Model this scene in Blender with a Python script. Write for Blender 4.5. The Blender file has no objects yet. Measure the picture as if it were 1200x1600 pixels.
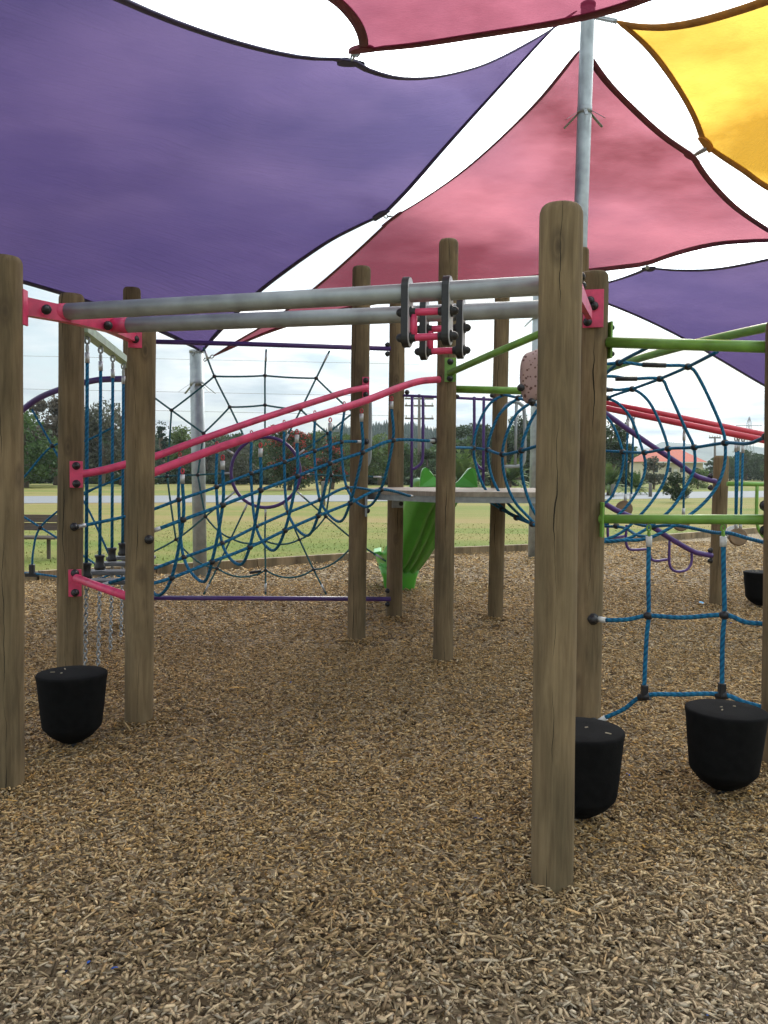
import bpy, math, random
import numpy as np
from mathutils import Vector, Matrix
R = math.radians
random.seed(7); rng = np.random.default_rng(7)
sc = bpy.context.scene
COL = sc.collection

# ------------------------------------------------------------------ camera
CAM_Z = 1.5; FPX = 1305.0; PITCH = math.atan(65/1305.0); ROLL = R(0.5)
cd = bpy.data.cameras.new('camera'); cam = bpy.data.objects.new('camera', cd); COL.objects.link(cam)
cd.sensor_fit = 'VERTICAL'; cd.sensor_height = 24; cd.lens = 24*FPX/1600.0
cd.clip_start = .05; cd.clip_end = 20000
CM = Matrix.Rotation(R(90)-PITCH, 4, 'X') @ Matrix.Rotation(ROLL, 4, 'Z')
cam.matrix_world = Matrix.Translation((0, 0, CAM_Z)) @ CM
sc.camera = cam
M3 = CM.to_3x3(); M3I = M3.inverted(); CP = Vector((0, 0, CAM_Z))

# ------------------------------------------------------------------ light
SUN_EL, SUN_AZ = R(29), R(19)          # azimuth clockwise from +Y
w = bpy.data.worlds.new('World'); sc.world = w; w.use_nodes = True
nt = w.node_tree; nt.nodes.clear()
def N(t, nt, **k):
    n = nt.nodes.new(t)
    for a, b in k.items(): setattr(n, a, b)
    return n
out = N('ShaderNodeOutputWorld', nt); bg = N('ShaderNodeBackground', nt); bg.inputs[1].default_value = .1
sky = N('ShaderNodeTexSky', nt, sky_type='NISHITA', sun_disc=False, sun_elevation=SUN_EL, sun_rotation=SUN_AZ)
sky.air_density = 1.2; sky.dust_density = 1.5
tc = N('ShaderNodeTexCoord', nt); sp = N('ShaderNodeSeparateXYZ', nt); nt.links.new(tc.outputs['Generated'], sp.inputs[0])
def wmath(op, a, b=None, c=None):
    m = N('ShaderNodeMath', nt, operation=op)
    for i, x in enumerate((a, b, c)):
        if x is None: continue
        if isinstance(x, (int, float)): m.inputs[i].default_value = x
        else: nt.links.new(x, m.inputs[i])
    return m.outputs[0]
zz = wmath('ADD', wmath('MAXIMUM', sp.outputs[2], 0.0), .12)
cb = N('ShaderNodeCombineXYZ', nt)
nt.links.new(wmath('DIVIDE', sp.outputs[0], zz), cb.inputs[0]); nt.links.new(wmath('DIVIDE', sp.outputs[1], zz), cb.inputs[1])
cb.inputs[2].default_value = 3.3
n1 = N('ShaderNodeTexNoise', nt); n1.inputs['Scale'].default_value = .9; n1.inputs['Detail'].default_value = 7; n1.inputs['Roughness'].default_value = .55
nt.links.new(cb.outputs[0], n1.inputs['Vector'])
cr = N('ShaderNodeValToRGB', nt); cr.color_ramp.elements[0].position = .40; cr.color_ramp.elements[1].position = .53
nt.links.new(n1.outputs[0], cr.inputs[0])
n2 = N('ShaderNodeTexNoise', nt); n2.inputs['Scale'].default_value = 2.2; n2.inputs['Detail'].default_value = 5
nt.links.new(cb.outputs[0], n2.inputs['Vector'])
cr2 = N('ShaderNodeValToRGB', nt); cr2.color_ramp.elements[0].position = .35; cr2.color_ramp.elements[1].position = .68
cr2.color_ramp.elements[0].color = (6.6, 8.0, 8.7, 1); cr2.color_ramp.elements[1].color = (17, 17, 16.6, 1)
nt.links.new(n2.outputs[0], cr2.inputs[0])
# bright veil of cloud round the hidden sun
sd = Vector((math.sin(SUN_AZ)*math.cos(SUN_EL), math.cos(SUN_AZ)*math.cos(SUN_EL), math.sin(SUN_EL)))
dp = N('ShaderNodeVectorMath', nt, operation='DOT_PRODUCT'); dp.inputs[1].default_value = sd
nrm = N('ShaderNodeVectorMath', nt, operation='NORMALIZE'); nt.links.new(tc.outputs['Generated'], nrm.inputs[0]); nt.links.new(nrm.outputs[0], dp.inputs[0])
glow0 = wmath('ADD', wmath('MULTIPLY', wmath('POWER', wmath('MAXIMUM', dp.outputs['Value'], 0), 12), 4.2), .82)
glow = wmath('MULTIPLY', glow0, wmath('ADD', wmath('MULTIPLY', wmath('MAXIMUM', sp.outputs[2], 0.0), 2.0), .42))
cl = N('ShaderNodeVectorMath', nt, operation='SCALE'); nt.links.new(cr2.outputs[0], cl.inputs[0]); nt.links.new(glow, cl.inputs['Scale'])
mixs = N('ShaderNodeMix', nt, data_type='RGBA'); nt.links.new(cr.outputs[0], mixs.inputs[0])
pale = N('ShaderNodeMix', nt, data_type='RGBA'); pale.inputs[0].default_value = .55; pale.inputs[7].default_value = (5.2, 7.0, 7.9, 1)
nt.links.new(sky.outputs[0], pale.inputs[6]); nt.links.new(pale.outputs[2], mixs.inputs[6]); nt.links.new(cl.outputs[0], mixs.inputs[7])
nt.links.new(mixs.outputs[2], bg.inputs[0]); nt.links.new(bg.outputs[0], out.inputs[0])
ld = bpy.data.lights.new('sun', 'SUN'); ld.energy = 1.9; ld.angle = R(22); ld.color = (1, .95, .87)
lo = bpy.data.objects.new('sun', ld); COL.objects.link(lo); lo.rotation_euler = (-sd).to_track_quat('-Z', 'Y').to_euler(); lo.location = (0, 0, 30)
sc.view_settings.view_transform = 'Standard'; sc.view_settings.look = 'None'; sc.view_settings.gamma = 1; sc.view_settings.exposure = 0.28
sc.render.resolution_x = 768; sc.render.resolution_y = 1024
sc.cycles.transparent_max_bounces = 16

# ------------------------------------------------------------------ geometry of the view -> world
def ray(u, v): return M3 @ Vector(((u-600)/FPX, -(v-800)/FPX, -1))
def at(u, v, Y):
    d = ray(u, v); return CP + d*(Y/d.y)
def gr(u, v, z=0):
    d = ray(u, v); return CP + d*((z-CAM_Z)/d.z)
def proj(p):
    q = M3I @ (Vector(p)-CP); return (600+FPX*q.x/-q.z, 800-FPX*q.y/-q.z)
def gu(u, Y, z=0):                     # point of height z at depth Y seen in column u
    lo_, hi = -200., 200.
    for _ in range(50):
        m = (lo_+hi)/2
        if proj((m, Y, z))[0] < u: lo_ = m
        else: hi = m
    return Vector((lo_, Y, z))
def Yl(u, u0, Y0, u1, Y1):
    t = (u-u0)/(u1-u0); return 1/((1-t)/Y0 + t/Y1)
def onseg(a, b, u):
    lo_, hi = 0., 1.; s = 1 if proj(b)[0] > proj(a)[0] else -1
    for _ in range(40):
        m = (lo_+hi)/2
        if (proj(a.lerp(b, m))[0]-u)*s < 0: lo_ = m
        else: hi = m
    return a.lerp(b, lo_)

# ------------------------------------------------------------------ materials
MATS = {}
def mat(name, col, rough=.6, metal=0., spec=.5, noise=None, bump=None, trans=None):
    """noise=(scale, amount, (sx,sy,sz)); bump=(scale, strength, dist, stretch)"""
    if name in MATS: return MATS[name]
    m = bpy.data.materials.new(name); m.use_nodes = True; t = m.node_tree
    b = t.nodes['Principled BSDF']; b.inputs['Base Color'].default_value = (*col, 1)
    b.inputs['Roughness'].default_value = rough; b.inputs['Metallic'].default_value = metal
    b.inputs['Specular IOR Level'].default_value = spec
    co = N('ShaderNodeTexCoord', t)
    if noise:
        mp = N('ShaderNodeMapping', t); mp.inputs['Scale'].default_value = noise[2] if len(noise) > 2 else (1, 1, 1)
        t.links.new(co.outputs['Object'], mp.inputs[0])
        n = N('ShaderNodeTexNoise', t); n.inputs['Scale'].default_value = noise[0]; n.inputs['Detail'].default_value = 6
        t.links.new(mp.outputs[0], n.inputs['Vector'])
        r = N('ShaderNodeValToRGB', t); a = noise[1]
        r.color_ramp.elements[0].position = .3; r.color_ramp.elements[1].position = .7
        r.color_ramp.elements[0].color = (*[c*(1-a) for c in col], 1)
        r.color_ramp.elements[1].color = (*[min(1, c*(1+a)) for c in col], 1)
        t.links.new(n.outputs[0], r.inputs[0]); t.links.new(r.outputs[0], b.inputs['Base Color'])
        rr = N('ShaderNodeMapRange', t); rr.inputs[3].default_value = max(0, rough-.12); rr.inputs[4].default_value = min(1, rough+.12)
        t.links.new(n.outputs[0], rr.inputs[0]); t.links.new(rr.outputs[0], b.inputs['Roughness'])
    if bump:
        mp = N('ShaderNodeMapping', t); mp.inputs['Scale'].default_value = bump[3] if len(bump) > 3 else (1, 1, 1)
        t.links.new(co.outputs['Object'], mp.inputs[0])
        n = N('ShaderNodeTexNoise', t); n.inputs['Scale'].default_value = bump[0]; n.inputs['Detail'].default_value = 4
        t.links.new(mp.outputs[0], n.inputs['Vector'])
        bp = N('ShaderNodeBump', t); bp.inputs['Strength'].default_value = bump[1]; bp.inputs['Distance'].default_value = bump[2]
        t.links.new(n.outputs[0], bp.inputs['Height']); t.links.new(bp.outputs[0], b.inputs['Normal'])
    MATS[name] = m; return m

def wood_mat(name, c1, c2, cd_, crack=True):
    m = bpy.data.materials.new(name); m.use_nodes = True; t = m.node_tree; L = t.links
    b = t.nodes['Principled BSDF']; b.inputs['Roughness'].default_value = .82; b.inputs['Specular IOR Level'].default_value = .25
    co = N('ShaderNodeTexCoord', t); oi = N('ShaderNodeObjectInfo', t)
    of = N('ShaderNodeVectorMath', t, operation='SCALE'); of.inputs[0].default_value = (13, 7, 31); L.new(oi.outputs['Random'], of.inputs['Scale'])
    ad = N('ShaderNodeVectorMath', t, operation='ADD'); L.new(co.outputs['Object'], ad.inputs[0]); L.new(of.outputs[0], ad.inputs[1])
    mp = N('ShaderNodeMapping', t); mp.inputs['Scale'].default_value = (1, 1, .07); L.new(ad.outputs[0], mp.inputs[0])
    g = N('ShaderNodeTexNoise', t); g.inputs['Scale'].default_value = 46; g.inputs['Detail'].default_value = 8; g.inputs['Roughness'].default_value = .65; g.inputs['Distortion'].default_value = .6
    L.new(mp.outputs[0], g.inputs['Vector'])
    mp2 = N('ShaderNodeMapping', t); mp2.inputs['Scale'].default_value = (1, 1, .35); L.new(ad.outputs[0], mp2.inputs[0])
    g2 = N('ShaderNodeTexNoise', t); g2.inputs['Scale'].default_value = 5; g2.inputs['Detail'].default_value = 4; L.new(mp2.outputs[0], g2.inputs['Vector'])
    r = N('ShaderNodeValToRGB', t); r.color_ramp.elements[0].position = .28; r.color_ramp.elements[1].position = .72
    r.color_ramp.elements[0].color = (*c1, 1); r.color_ramp.elements[1].color = (*c2, 1); L.new(g.outputs[0], r.inputs[0])
    r2 = N('ShaderNodeValToRGB', t); r2.color_ramp.elements[0].position = .3; r2.color_ramp.elements[1].position = .7
    r2.color_ramp.elements[0].color = (.52, .53, .50, 1); r2.color_ramp.elements[1].color = (1.15, 1.1, 1.02, 1); L.new(g2.outputs[0], r2.inputs[0])
    mx = N('ShaderNodeMix', t, data_type='RGBA', blend_type='MULTIPLY'); mx.inputs[0].default_value = 1
    L.new(r.outputs[0], mx.inputs[6]); L.new(r2.outputs[0], mx.inputs[7])
    # knots: sparse stretched voronoi spots
    mpk = N('ShaderNodeMapping', t); mpk.inputs['Scale'].default_value = (7, 7, 3.2); L.new(ad.outputs[0], mpk.inputs[0])
    vk = N('ShaderNodeTexVoronoi', t); vk.inputs['Scale'].default_value = 1; L.new(mpk.outputs[0], vk.inputs['Vector'])
    rk = N('ShaderNodeValToRGB', t); rk.color_ramp.elements[0].position = .05; rk.color_ramp.elements[1].position = .26
    rk.color_ramp.elements[0].color = (1, 1, 1, 1); rk.color_ramp.elements[1].color = (0, 0, 0, 1); xk = rk.color_ramp.elements.new(.11); xk.color = (.35, .35, .35, 1); xk = rk.color_ramp.elements.new(.15); xk.color = (.6, .6, .6, 1); L.new(vk.outputs[0], rk.inputs[0])
    mk = N('ShaderNodeMix', t, data_type='RGBA'); L.new(rk.outputs[0], mk.inputs[0]); L.new(mx.outputs[2], mk.inputs[6]); mk.inputs[7].default_value = (*cd_, 1)
    last = mk.outputs[2]; hgt = g.outputs[0]
    if crack:   # a long drying split down the pole
        s = N('ShaderNodeSeparateXYZ', t); L.new(co.outputs['Object'], s.inputs[0])
        def mm(op, a, b_=None):
            x = N('ShaderNodeMath', t, operation=op)
            for i, y in enumerate((a, b_)):
                if y is None: continue
                if isinstance(y, (int, float)): x.inputs[i].default_value = y
                else: L.new(y, x.inputs[i])
            return x.outputs[0]
        nz = N('ShaderNodeTexNoise', t); nz.noise_dimensions = '1D'; nz.inputs['Scale'].default_value = 2.2
        nz.inputs['Detail'].default_value = 6
        L.new(mm('ADD', s.outputs[2], mm('MULTIPLY', oi.outputs['Random'], 37)), nz.inputs['W'])
        cx = mm('ADD', mm('MULTIPLY', mm('SUBTRACT', nz.outputs[0], .5), .05), mm('SUBTRACT', mm('MULTIPLY', oi.outputs['Random'], .07), .03))
        d = mm('ABSOLUTE', mm('SUBTRACT', s.outputs[0], cx))
        wv = N('ShaderNodeTexNoise', t); wv.noise_dimensions = '1D'; wv.inputs['Scale'].default_value = 1.3; L.new(mm('ADD', s.outputs[2], mm('MULTIPLY', oi.outputs['Random'], 91)), wv.inputs['W'])
        wd = mm('MULTIPLY', mm('MAXIMUM', mm('SUBTRACT', wv.outputs[0], .47), 0), .014)
        ck = mm('LESS_THAN', d, wd)
        m2 = N('ShaderNodeMix', t, data_type='RGBA'); L.new(ck, m2.inputs[0]); L.new(last, m2.inputs[6]); m2.inputs[7].default_value = (.015, .012, .008, 1)
        last = m2.outputs[2]; hgt = mm('SUBTRACT', g.outputs[0], mm('MULTIPLY', ck, 2.5))
    L.new(last, b.inputs['Base Color'])
    bp = N('ShaderNodeBump', t); bp.inputs['Strength'].default_value = .5; bp.inputs['Distance'].default_value = .004
    L.new(hgt, bp.inputs['Height']); L.new(bp.outputs[0], b.inputs['Normal'])
    return m
POLE = wood_mat('pole_wood', (.135, .096, .055), (.275, .208, .122), (.085, .06, .036))
TIMBER = wood_mat('edging_wood', (.22, .16, .10), (.38, .30, .19), (.12, .08, .05), False)

def steel_mat():
    m = mat('galvanised', (.33, .36, .37), .5, .45, noise=(9, .22), bump=(60, .12, .001)); return m
STEEL = steel_mat()
STEELD = mat('dull_steel', (.33, .35, .36), .5, .6, noise=(20, .2))
PINK = mat('pink_paint', (.70, .06, .155), .34, 0, .5, noise=(14, .22), bump=(120, .06, .0006))
LIME = mat('lime_paint', (.17, .36, .055), .36, 0, .5, noise=(11, .22), bump=(120, .06, .0006))
PURP = mat('purple_paint', (.075, .03, .17), .36, 0, .5, noise=(11, .15))
BLACK = mat('black_plastic', (.018, .018, .02), .45, 0, .5, noise=(30, .3))
RUBBER = mat('black_rubber', (.0065, .0065, .0065), .95, 0, .1, noise=(25, .35), bump=(220, .5, .003))
ALU = mat('ferrule_alloy', (.55, .57, .58), .4, .5, noise=(30, .15))
RED2 = mat('red_paint', (.55, .035, .06), .4, 0, .5, noise=(9, .12))
SLIDE = mat('green_plastic', (.09, .42, .045), .33, 0, .5, noise=(5, .12), bump=(90, .05, .001))
PALEG = mat('faded_green_paint', (.42, .56, .40), .45, 0, .5, noise=(15, .2))
DECK = mat('deck_wood', (.36, .31, .24), .7, 0, .4, noise=(16, .3, (1, 12, 1)))
BENCHW = mat('bench_slat', (.09, .065, .05), .7, 0, .4, noise=(20, .3, (.2, 4, 4)))
DISCW = mat('disc_wood', (.20, .13, .07), .7, noise=(14, .3))
WHITEP = mat('white_plastic', (.6, .6, .58), .5, noise=(20, .08))
BLUEL = mat('blue_plastic', (.03, .32, .62), .4, noise=(40, .1))

def rope_mat(name, c1, c2):
    m = bpy.data.materials.new(name); m.use_nodes = True; t = m.node_tree; L = t.links
    b = t.nodes['Principled BSDF']; b.inputs['Roughness'].default_value = .8; b.inputs['Specular IOR Level'].default_value = .25
    uv = N('ShaderNodeTexCoord', t); mp = N('ShaderNodeMapping', t); mp.inputs['Rotation'].default_value = (0, 0, R(38)); mp.inputs['Scale'].default_value = (1, 1, 1)
    L.new(uv.outputs['UV'], mp.inputs[0])
    wv = N('ShaderNodeTexWave', t); wv.inputs['Scale'].default_value = 14; wv.inputs['Distortion'].default_value = .4; L.new(mp.outputs[0], wv.inputs['Vector'])
    nz = N('ShaderNodeTexNoise', t); nz.inputs['Scale'].default_value = 9; L.new(uv.outputs['Object'], nz.inputs['Vector'])
    r = N('ShaderNodeValToRGB', t); r.color_ramp.elements[0].color = (*c1, 1); r.color_ramp.elements[1].color = (*c2, 1)
    ad = N('ShaderNodeMath', t, operation='MULTIPLY_ADD'); L.new(wv.outputs[0], ad.inputs[0]); ad.inputs[1].default_value = .6; L.new(nz.outputs[0], ad.inputs[2])
    sb = N('ShaderNodeMath', t, operation='SUBTRACT'); L.new(ad.outputs[0], sb.inputs[0]); sb.inputs[1].default_value = .3
    L.new(sb.outputs[0], r.inputs[0]); L.new(r.outputs[0], b.inputs['Base Color'])
    bp = N('ShaderNodeBump', t); bp.inputs['Strength'].default_value = .8; bp.inputs['Distance'].default_value = .003; L.new(wv.outputs[0], bp.inputs['Height']); L.new(bp.outputs[0], b.inputs['Normal'])
    return m
ROPE = rope_mat('blue_rope', (.006, .065, .15), (.02, .20, .36))
ROPEG = rope_mat('teal_rope', (.03, .085, .10), (.06, .19, .21))

def sail_mat(name, col, tr, through):
    m = bpy.data.materials.new(name); m.use_nodes = True; t = m.node_tree; L = t.links
    t.nodes.clear(); o = N('ShaderNodeOutputMaterial', t)
    di = N('ShaderNodeBsdfDiffuse', t); tl = N('ShaderNodeBsdfTranslucent', t); tp = N('ShaderNodeBsdfTransparent', t)
    co = N('ShaderNodeTexCoord', t)
    mp = N('ShaderNodeMapping', t); mp.inputs['Scale'].default_value = (2.0, 26, 1); mp.inputs['Rotation'].default_value = (0, 0, R(8)); L.new(co.outputs['UV'], mp.inputs[0])
    n = N('ShaderNodeTexNoise', t); n.inputs['Scale'].default_value = 1.6; n.inputs['Detail'].default_value = 6; n.inputs['Roughness'].default_value = .6; n.inputs['Distortion'].default_value = .8; L.new(mp.outputs[0], n.inputs['Vector'])
    nb = N('ShaderNodeTexNoise', t); nb.inputs['Scale'].default_value = .55; nb.inputs['Detail'].default_value = 5; L.new(co.outputs['Object'], nb.inputs['Vector'])
    r = N('ShaderNodeValToRGB', t); r.color_ramp.elements[0].position = .3; r.color_ramp.elements[1].position = .7
    r.color_ramp.elements[0].color = (*[c*.93 for c in col], 1); r.color_ramp.elements[1].color = (*[min(1, c*1.06) for c in col], 1)
    L.new(nb.outputs[0], r.inputs[0])
    # sewn panel seams
    wv = N('ShaderNodeTexWave', t, wave_profile='SIN', bands_direction='Y'); wv.inputs['Scale'].default_value = .32; L.new(co.outputs['UV'], wv.inputs['Vector'])
    sm = N('ShaderNodeMath', t, operation='GREATER_THAN'); sm.inputs[1].default_value = .9994; L.new(wv.outputs[0], sm.inputs[0])
    mx = N('ShaderNodeMix', t, data_type='RGBA', blend_type='MULTIPLY'); mx.inputs[0].default_value = 0; L.new(r.outputs[0], mx.inputs[6])
    for x in (di, tl): L.new(mx.outputs[2], x.inputs[0])
    tp.inputs[0].default_value = (*tr, 1)
    bp = N('ShaderNodeBump', t); bp.inputs['Strength'].default_value = .8; bp.inputs['Distance'].default_value = .06; L.new(n.outputs[0], bp.inputs['Height'])
    L.new(bp.outputs[0], di.inputs['Normal']); L.new(bp.outputs[0], tl.inputs['Normal'])
    a = N('ShaderNodeMixShader', t); a.inputs[0].default_value = .5; L.new(di.outputs[0], a.inputs[1]); L.new(tl.outputs[0], a.inputs[2])
    b = N('ShaderNodeMixShader', t); b.inputs[0].default_value = through; L.new(a.outputs[0], b.inputs[1]); L.new(tp.outputs[0], b.inputs[2])
    L.new(b.outputs[0], o.inputs[0]); return m
SPURP = sail_mat('purple_shade_cloth', (.074, .046, .152), (.66, .50, .88), .07)
SPINK = sail_mat('pink_shade_cloth', (.15, .006, .022), (.92, .38, .46), .165)
SRED = sail_mat('red_shade_cloth', (.15, .015, .04), (1, .36, .48), .09)
SYEL = sail_mat('yellow_shade_cloth', (.62, .29, .015), (1, .66, .13), .26)
HEMP = mat('purple_hem', (.05, .038, .10), .8, noise=(8, .3))
HEMR = mat('maroon_hem', (.15, .028, .05), .8, noise=(8, .3))
HEMY = mat('amber_hem', (.40, .16, .02), .8, noise=(8, .3))

# ------------------------------------------------------------------ object helpers
WL = {}
def tag(o, label=None, cat=None, group=None, kind=None):
    for k, v in (('label', label), ('category', cat), ('group', group), ('kind', kind)):
        if v: o[k] = v
    return o
def thing(name, label, cat, loc=(0, 0, 0), group=None):
    o = bpy.data.objects.new(name, None); COL.objects.link(o); o.location = loc; o.empty_display_size = .1
    WL[o.name] = Vector(loc); return tag(o, label, cat, group)
def spline(pts, n=8, closed=False):
    P = [Vector(p) for p in pts]; k = len(P)
    if k < 3 and not closed: return P
    res = []
    rngk = range(k if closed else k-1)
    for i in rngk:
        if closed: a, b, c, d = P[(i-1) % k], P[i], P[(i+1) % k], P[(i+2) % k]
        else: a = P[i-1] if i else P[0]*2-P[1]; b = P[i]; c = P[i+1]; d = P[i+2] if i+2 < k else P[k-1]*2-P[k-2]
        for j in range(n):
            t = j/n; res.append(.5*((2*b)+(c-a)*t+(2*a-5*b+4*c-d)*t*t+(3*b-a-3*c+d)*t**3))
    if not closed: res.append(P[-1])
    return res
class MB:
    def __init__(s): s.v = []; s.f = []; s.sm = []; s.uv = []
    def face(s, idx, smooth=False, uv=None): s.f.append(idx); s.sm.append(smooth); s.uv.append(uv or [(0, 0)]*len(idx))
    def tube(s, pts, r, n=8, closed=False, caps=True):
        P = [Vector(p) for p in pts]; k = len(P); rs = r if isinstance(r, (list, tuple)) else [r]*k
        T = []
        for i in range(k):
            if closed: t = P[(i+1) % k]-P[i-1]
            else: t = P[min(i+1, k-1)]-P[max(i-1, 0)]
            T.append(t.normalized() if t.length > 1e-9 else Vector((0, 0, 1)))
        up = Vector((0, 0, 1)) if abs(T[0].z) < .9 else Vector((0, 1, 0))
        nx = T[0].cross(up).normalized(); b0 = len(s.v); L = 0; Ls = []
        for i in range(k):
            nx = (nx - T[i]*nx.dot(T[i])).normalized(); ny = T[i].cross(nx)
            if i: L += (P[i]-P[i-1]).length
            Ls.append(L)
            for j in range(n):
                a = 2*math.pi*j/n; s.v.append(P[i]+(nx*math.cos(a)+ny*math.sin(a))*rs[i])
        for i in range(k if closed else k-1):
            i2 = (i+1) % k; l0 = Ls[i]; l1 = Ls[i2] if i2 else L+(P[0]-P[-1]).length
            for j in range(n):
                j2 = (j+1) % n
                c = .07
                s.face((b0+i*n+j, b0+i*n+j2, b0+i2*n+j2, b0+i2*n+j), True, [(j/n*c, l0), ((j+1)/n*c, l0), ((j+1)/n*c, l1), (j/n*c, l1)])
        if caps and not closed:
            s.face(tuple(b0+j for j in range(n-1, -1, -1))); e = b0+(k-1)*n; s.face(tuple(e+j for j in range(n)))
        return s
    def box(s, c, size, rot=None, bev=0.0):
        c = Vector(c); h = [x/2 for x in size]; rot = rot or Matrix.Identity(3)
        if bev <= 0:
            b = len(s.v)
            for x in (-1, 1):
                for y in (-1, 1):
                    for z in (-1, 1): s.v.append(c + rot @ Vector((x*h[0], y*h[1], z*h[2])))
            for f in ((0, 1, 3, 2), (4, 6, 7, 5), (0, 4, 5, 1), (2, 3, 7, 6), (0, 2, 6, 4), (1, 5, 7, 3)): s.face(tuple(b+i for i in f))
        else:
            import bmesh
            bm = bmesh.new(); bmesh.ops.create_cube(bm, size=1)
            for v in bm.verts: v.co = Vector((v.co.x*size[0], v.co.y*size[1], v.co.z*size[2]))
            bmesh.ops.bevel(bm, geom=bm.edges[:], offset=bev, segments=2, affect='EDGES', profile=.5)
            s.addbm(bm, c, rot)
        return s
    def addbm(s, bm, c=Vector(), rot=None, smooth=False):
        rot = rot or Matrix.Identity(3); b = len(s.v); bm.verts.ensure_lookup_table(); bm.verts.index_update()
        for v in bm.verts: s.v.append(Vector(c)+rot @ v.co)
        for f in bm.faces: s.face(tuple(b+v.index for v in f.verts), smooth)
        bm.free(); return s
    def lathe(s, prof, c, n=24, axis=None, smooth=True, flat=()):
        """prof: (r,z) list along axis"""
        ax = Vector(axis).normalized() if axis is not None else Vector((0, 0, 1))
        up = Vector((0, 0, 1)) if abs(ax.z) < .9 else Vector((1, 0, 0)); x = ax.cross(up).normalized(); y = ax.cross(x)
        c = Vector(c); b = len(s.v)
        for r, z in prof:
            for j in range(n):
                a = 2*math.pi*j/n; s.v.append(c+ax*z+(x*math.cos(a)+y*math.sin(a))*r)
        for i in range(len(prof)-1):
            for j in range(n):
                j2 = (j+1) % n; s.face((b+i*n+j, b+(i+1)*n+j, b+(i+1)*n+j2, b+i*n+j2), smooth and i not in flat)
        s.face(tuple(b+j for j in range(n))); e = b+(len(prof)-1)*n; s.face(tuple(e+j for j in range(n-1, -1, -1)))
        return s
    def ball(s, c, r, sc_=(1, 1, 1), n=10, m=6, rot=None):
        c = Vector(c); rot = rot or Matrix.Identity(3); b = len(s.v)
        for i in range(1, m):
            th = math.pi*i/m
            for j in range(n):
                a = 2*math.pi*j/n
                s.v.append(c+rot @ Vector((r*sc_[0]*math.sin(th)*math.cos(a), r*sc_[1]*math.sin(th)*math.sin(a), r*sc_[2]*math.cos(th))))
        t = len(s.v); s.v.append(c+rot @ Vector((0, 0, r*sc_[2]))); s.v.append(c-rot @ Vector((0, 0, r*sc_[2])))
        for i in range(m-2):
            for j in range(n):
                j2 = (j+1) % n; s.face((b+i*n+j, b+(i+1)*n+j, b+(i+1)*n+j2, b+i*n+j2), True)
        for j in range(n):
            j2 = (j+1) % n; s.face((t, b+j, b+j2), True); e = b+(m-2)*n; s.face((t+1, e+j2, e+j), True)
        return s
    def chain(s, a, b, L=.035, wr=.004):
        a, b = Vector(a), Vector(b); d = b-a; n = max(1, int(d.length/(L*.74))); t = d.normalized()
        up = Vector((0, 0, 1)) if abs(t.z) < .9 else Vector((1, 0, 0)); x = t.cross(up).normalized(); y = t.cross(x)
        for i in range(n):
            c = a+d*((i+.5)/n); s_ = x if i % 2 else y
            pts = [c+t*(L/2*math.cos(q))+s_*(L*.30*math.sin(q)) for q in [2*math.pi*k/8 for k in range(8)]]
            s.tube(pts, wr, 5, True)
        return s
    def build(s, name, m, parent=None, origin=None, label=None):
        if parent is not None: o0 = WL[parent.name]
        else: o0 = Vector(origin) if origin is not None else Vector()
        me = bpy.data.meshes.new(name); me.from_pydata([tuple(Vector(p)-o0) for p in s.v], [], s.f)
        me.polygons.foreach_set('use_smooth', s.sm)
        uvl = me.uv_layers.new(name='UVMap'); flat = [c for f in s.uv for uv in f for c in uv]; uvl.data.foreach_set('uv', flat)
        me.materials.append(m); me.update()
        o = bpy.data.objects.new(name, me); COL.objects.link(o)
        if parent is not None: o.parent = parent
        else: o.location = o0
        WL[o.name] = o0.copy()
        if label: o['label'] = label
        return o
def bolt(p, d, r=.014, parent=None, name='bolt'):
    d = Vector(d).normalized(); m = MB()
    m.lathe([(r*1.35, 0), (r*1.35, r*.35), (r, r*.45), (r*.95, r*1.0), (r*.6, r*1.5), (r*.15, r*1.7)], p, 10, d)
    return m.build(name, BLACK, parent)
def facing(p):          # horizontal direction from p to the camera
    d = Vector((-p.x, -p.y, 0)); return d.normalized()
def frame_of(n):        # rotation with local -y -> n
    n = Vector(n).normalized(); y = -n; x = y.cross(Vector((0, 0, 1))).normalized(); z = x.cross(y); return Matrix((x, y, z)).transposed()
def ferrule(a, d, parent, L=.055, r=.014):
    d = Vector(d).normalized(); return MB().tube([a, a+d*L], r, 10).build('ferrule', ALU, parent)

# ------------------------------------------------------------------ setting: ground
def ground_sheet(name, poly, z, m, kind='structure', label=None):
    b = MB(); b.v = [Vector((p[0], p[1], z)) for p in poly]; b.face(tuple(range(len(poly))))
    o = b.build(name, m); tag(o, label, None, None, kind); return o

def nodes_mat(name):
    m = bpy.data.materials.new(name); m.use_nodes = True; return m, m.node_tree, m.node_tree.nodes['Principled BSDF']
gm, t, b = nodes_mat('dry_grass'); L = t.links
co = N('ShaderNodeTexCoord', t)
na = N('ShaderNodeTexNoise', t); na.inputs['Scale'].default_value = .16; na.inputs['Detail'].default_value = 5; na.inputs['Roughness'].default_value = .6
mpg = N('ShaderNodeMapping', t); mpg.inputs['Scale'].default_value = (.14, 1.3, 1); mpg.inputs['Location'].default_value = (4.3, 2.6, 0)
L.new(co.outputs['Object'], mpg.inputs[0]); L.new(mpg.outputs[0], na.inputs['Vector'])
nbb = N('ShaderNodeTexNoise', t); nbb.inputs['Scale'].default_value = 14; nbb.inputs['Detail'].default_value = 6; nbb.inputs['Roughness'].default_value = .7; L.new(co.outputs['Object'], nbb.inputs['Vector'])
mxm = N('ShaderNodeMath', t, operation='MULTIPLY_ADD'); L.new(nbb.outputs[0], mxm.inputs[0]); mxm.inputs[1].default_value = .3; L.new(na.outputs[0], mxm.inputs[2])
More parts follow.
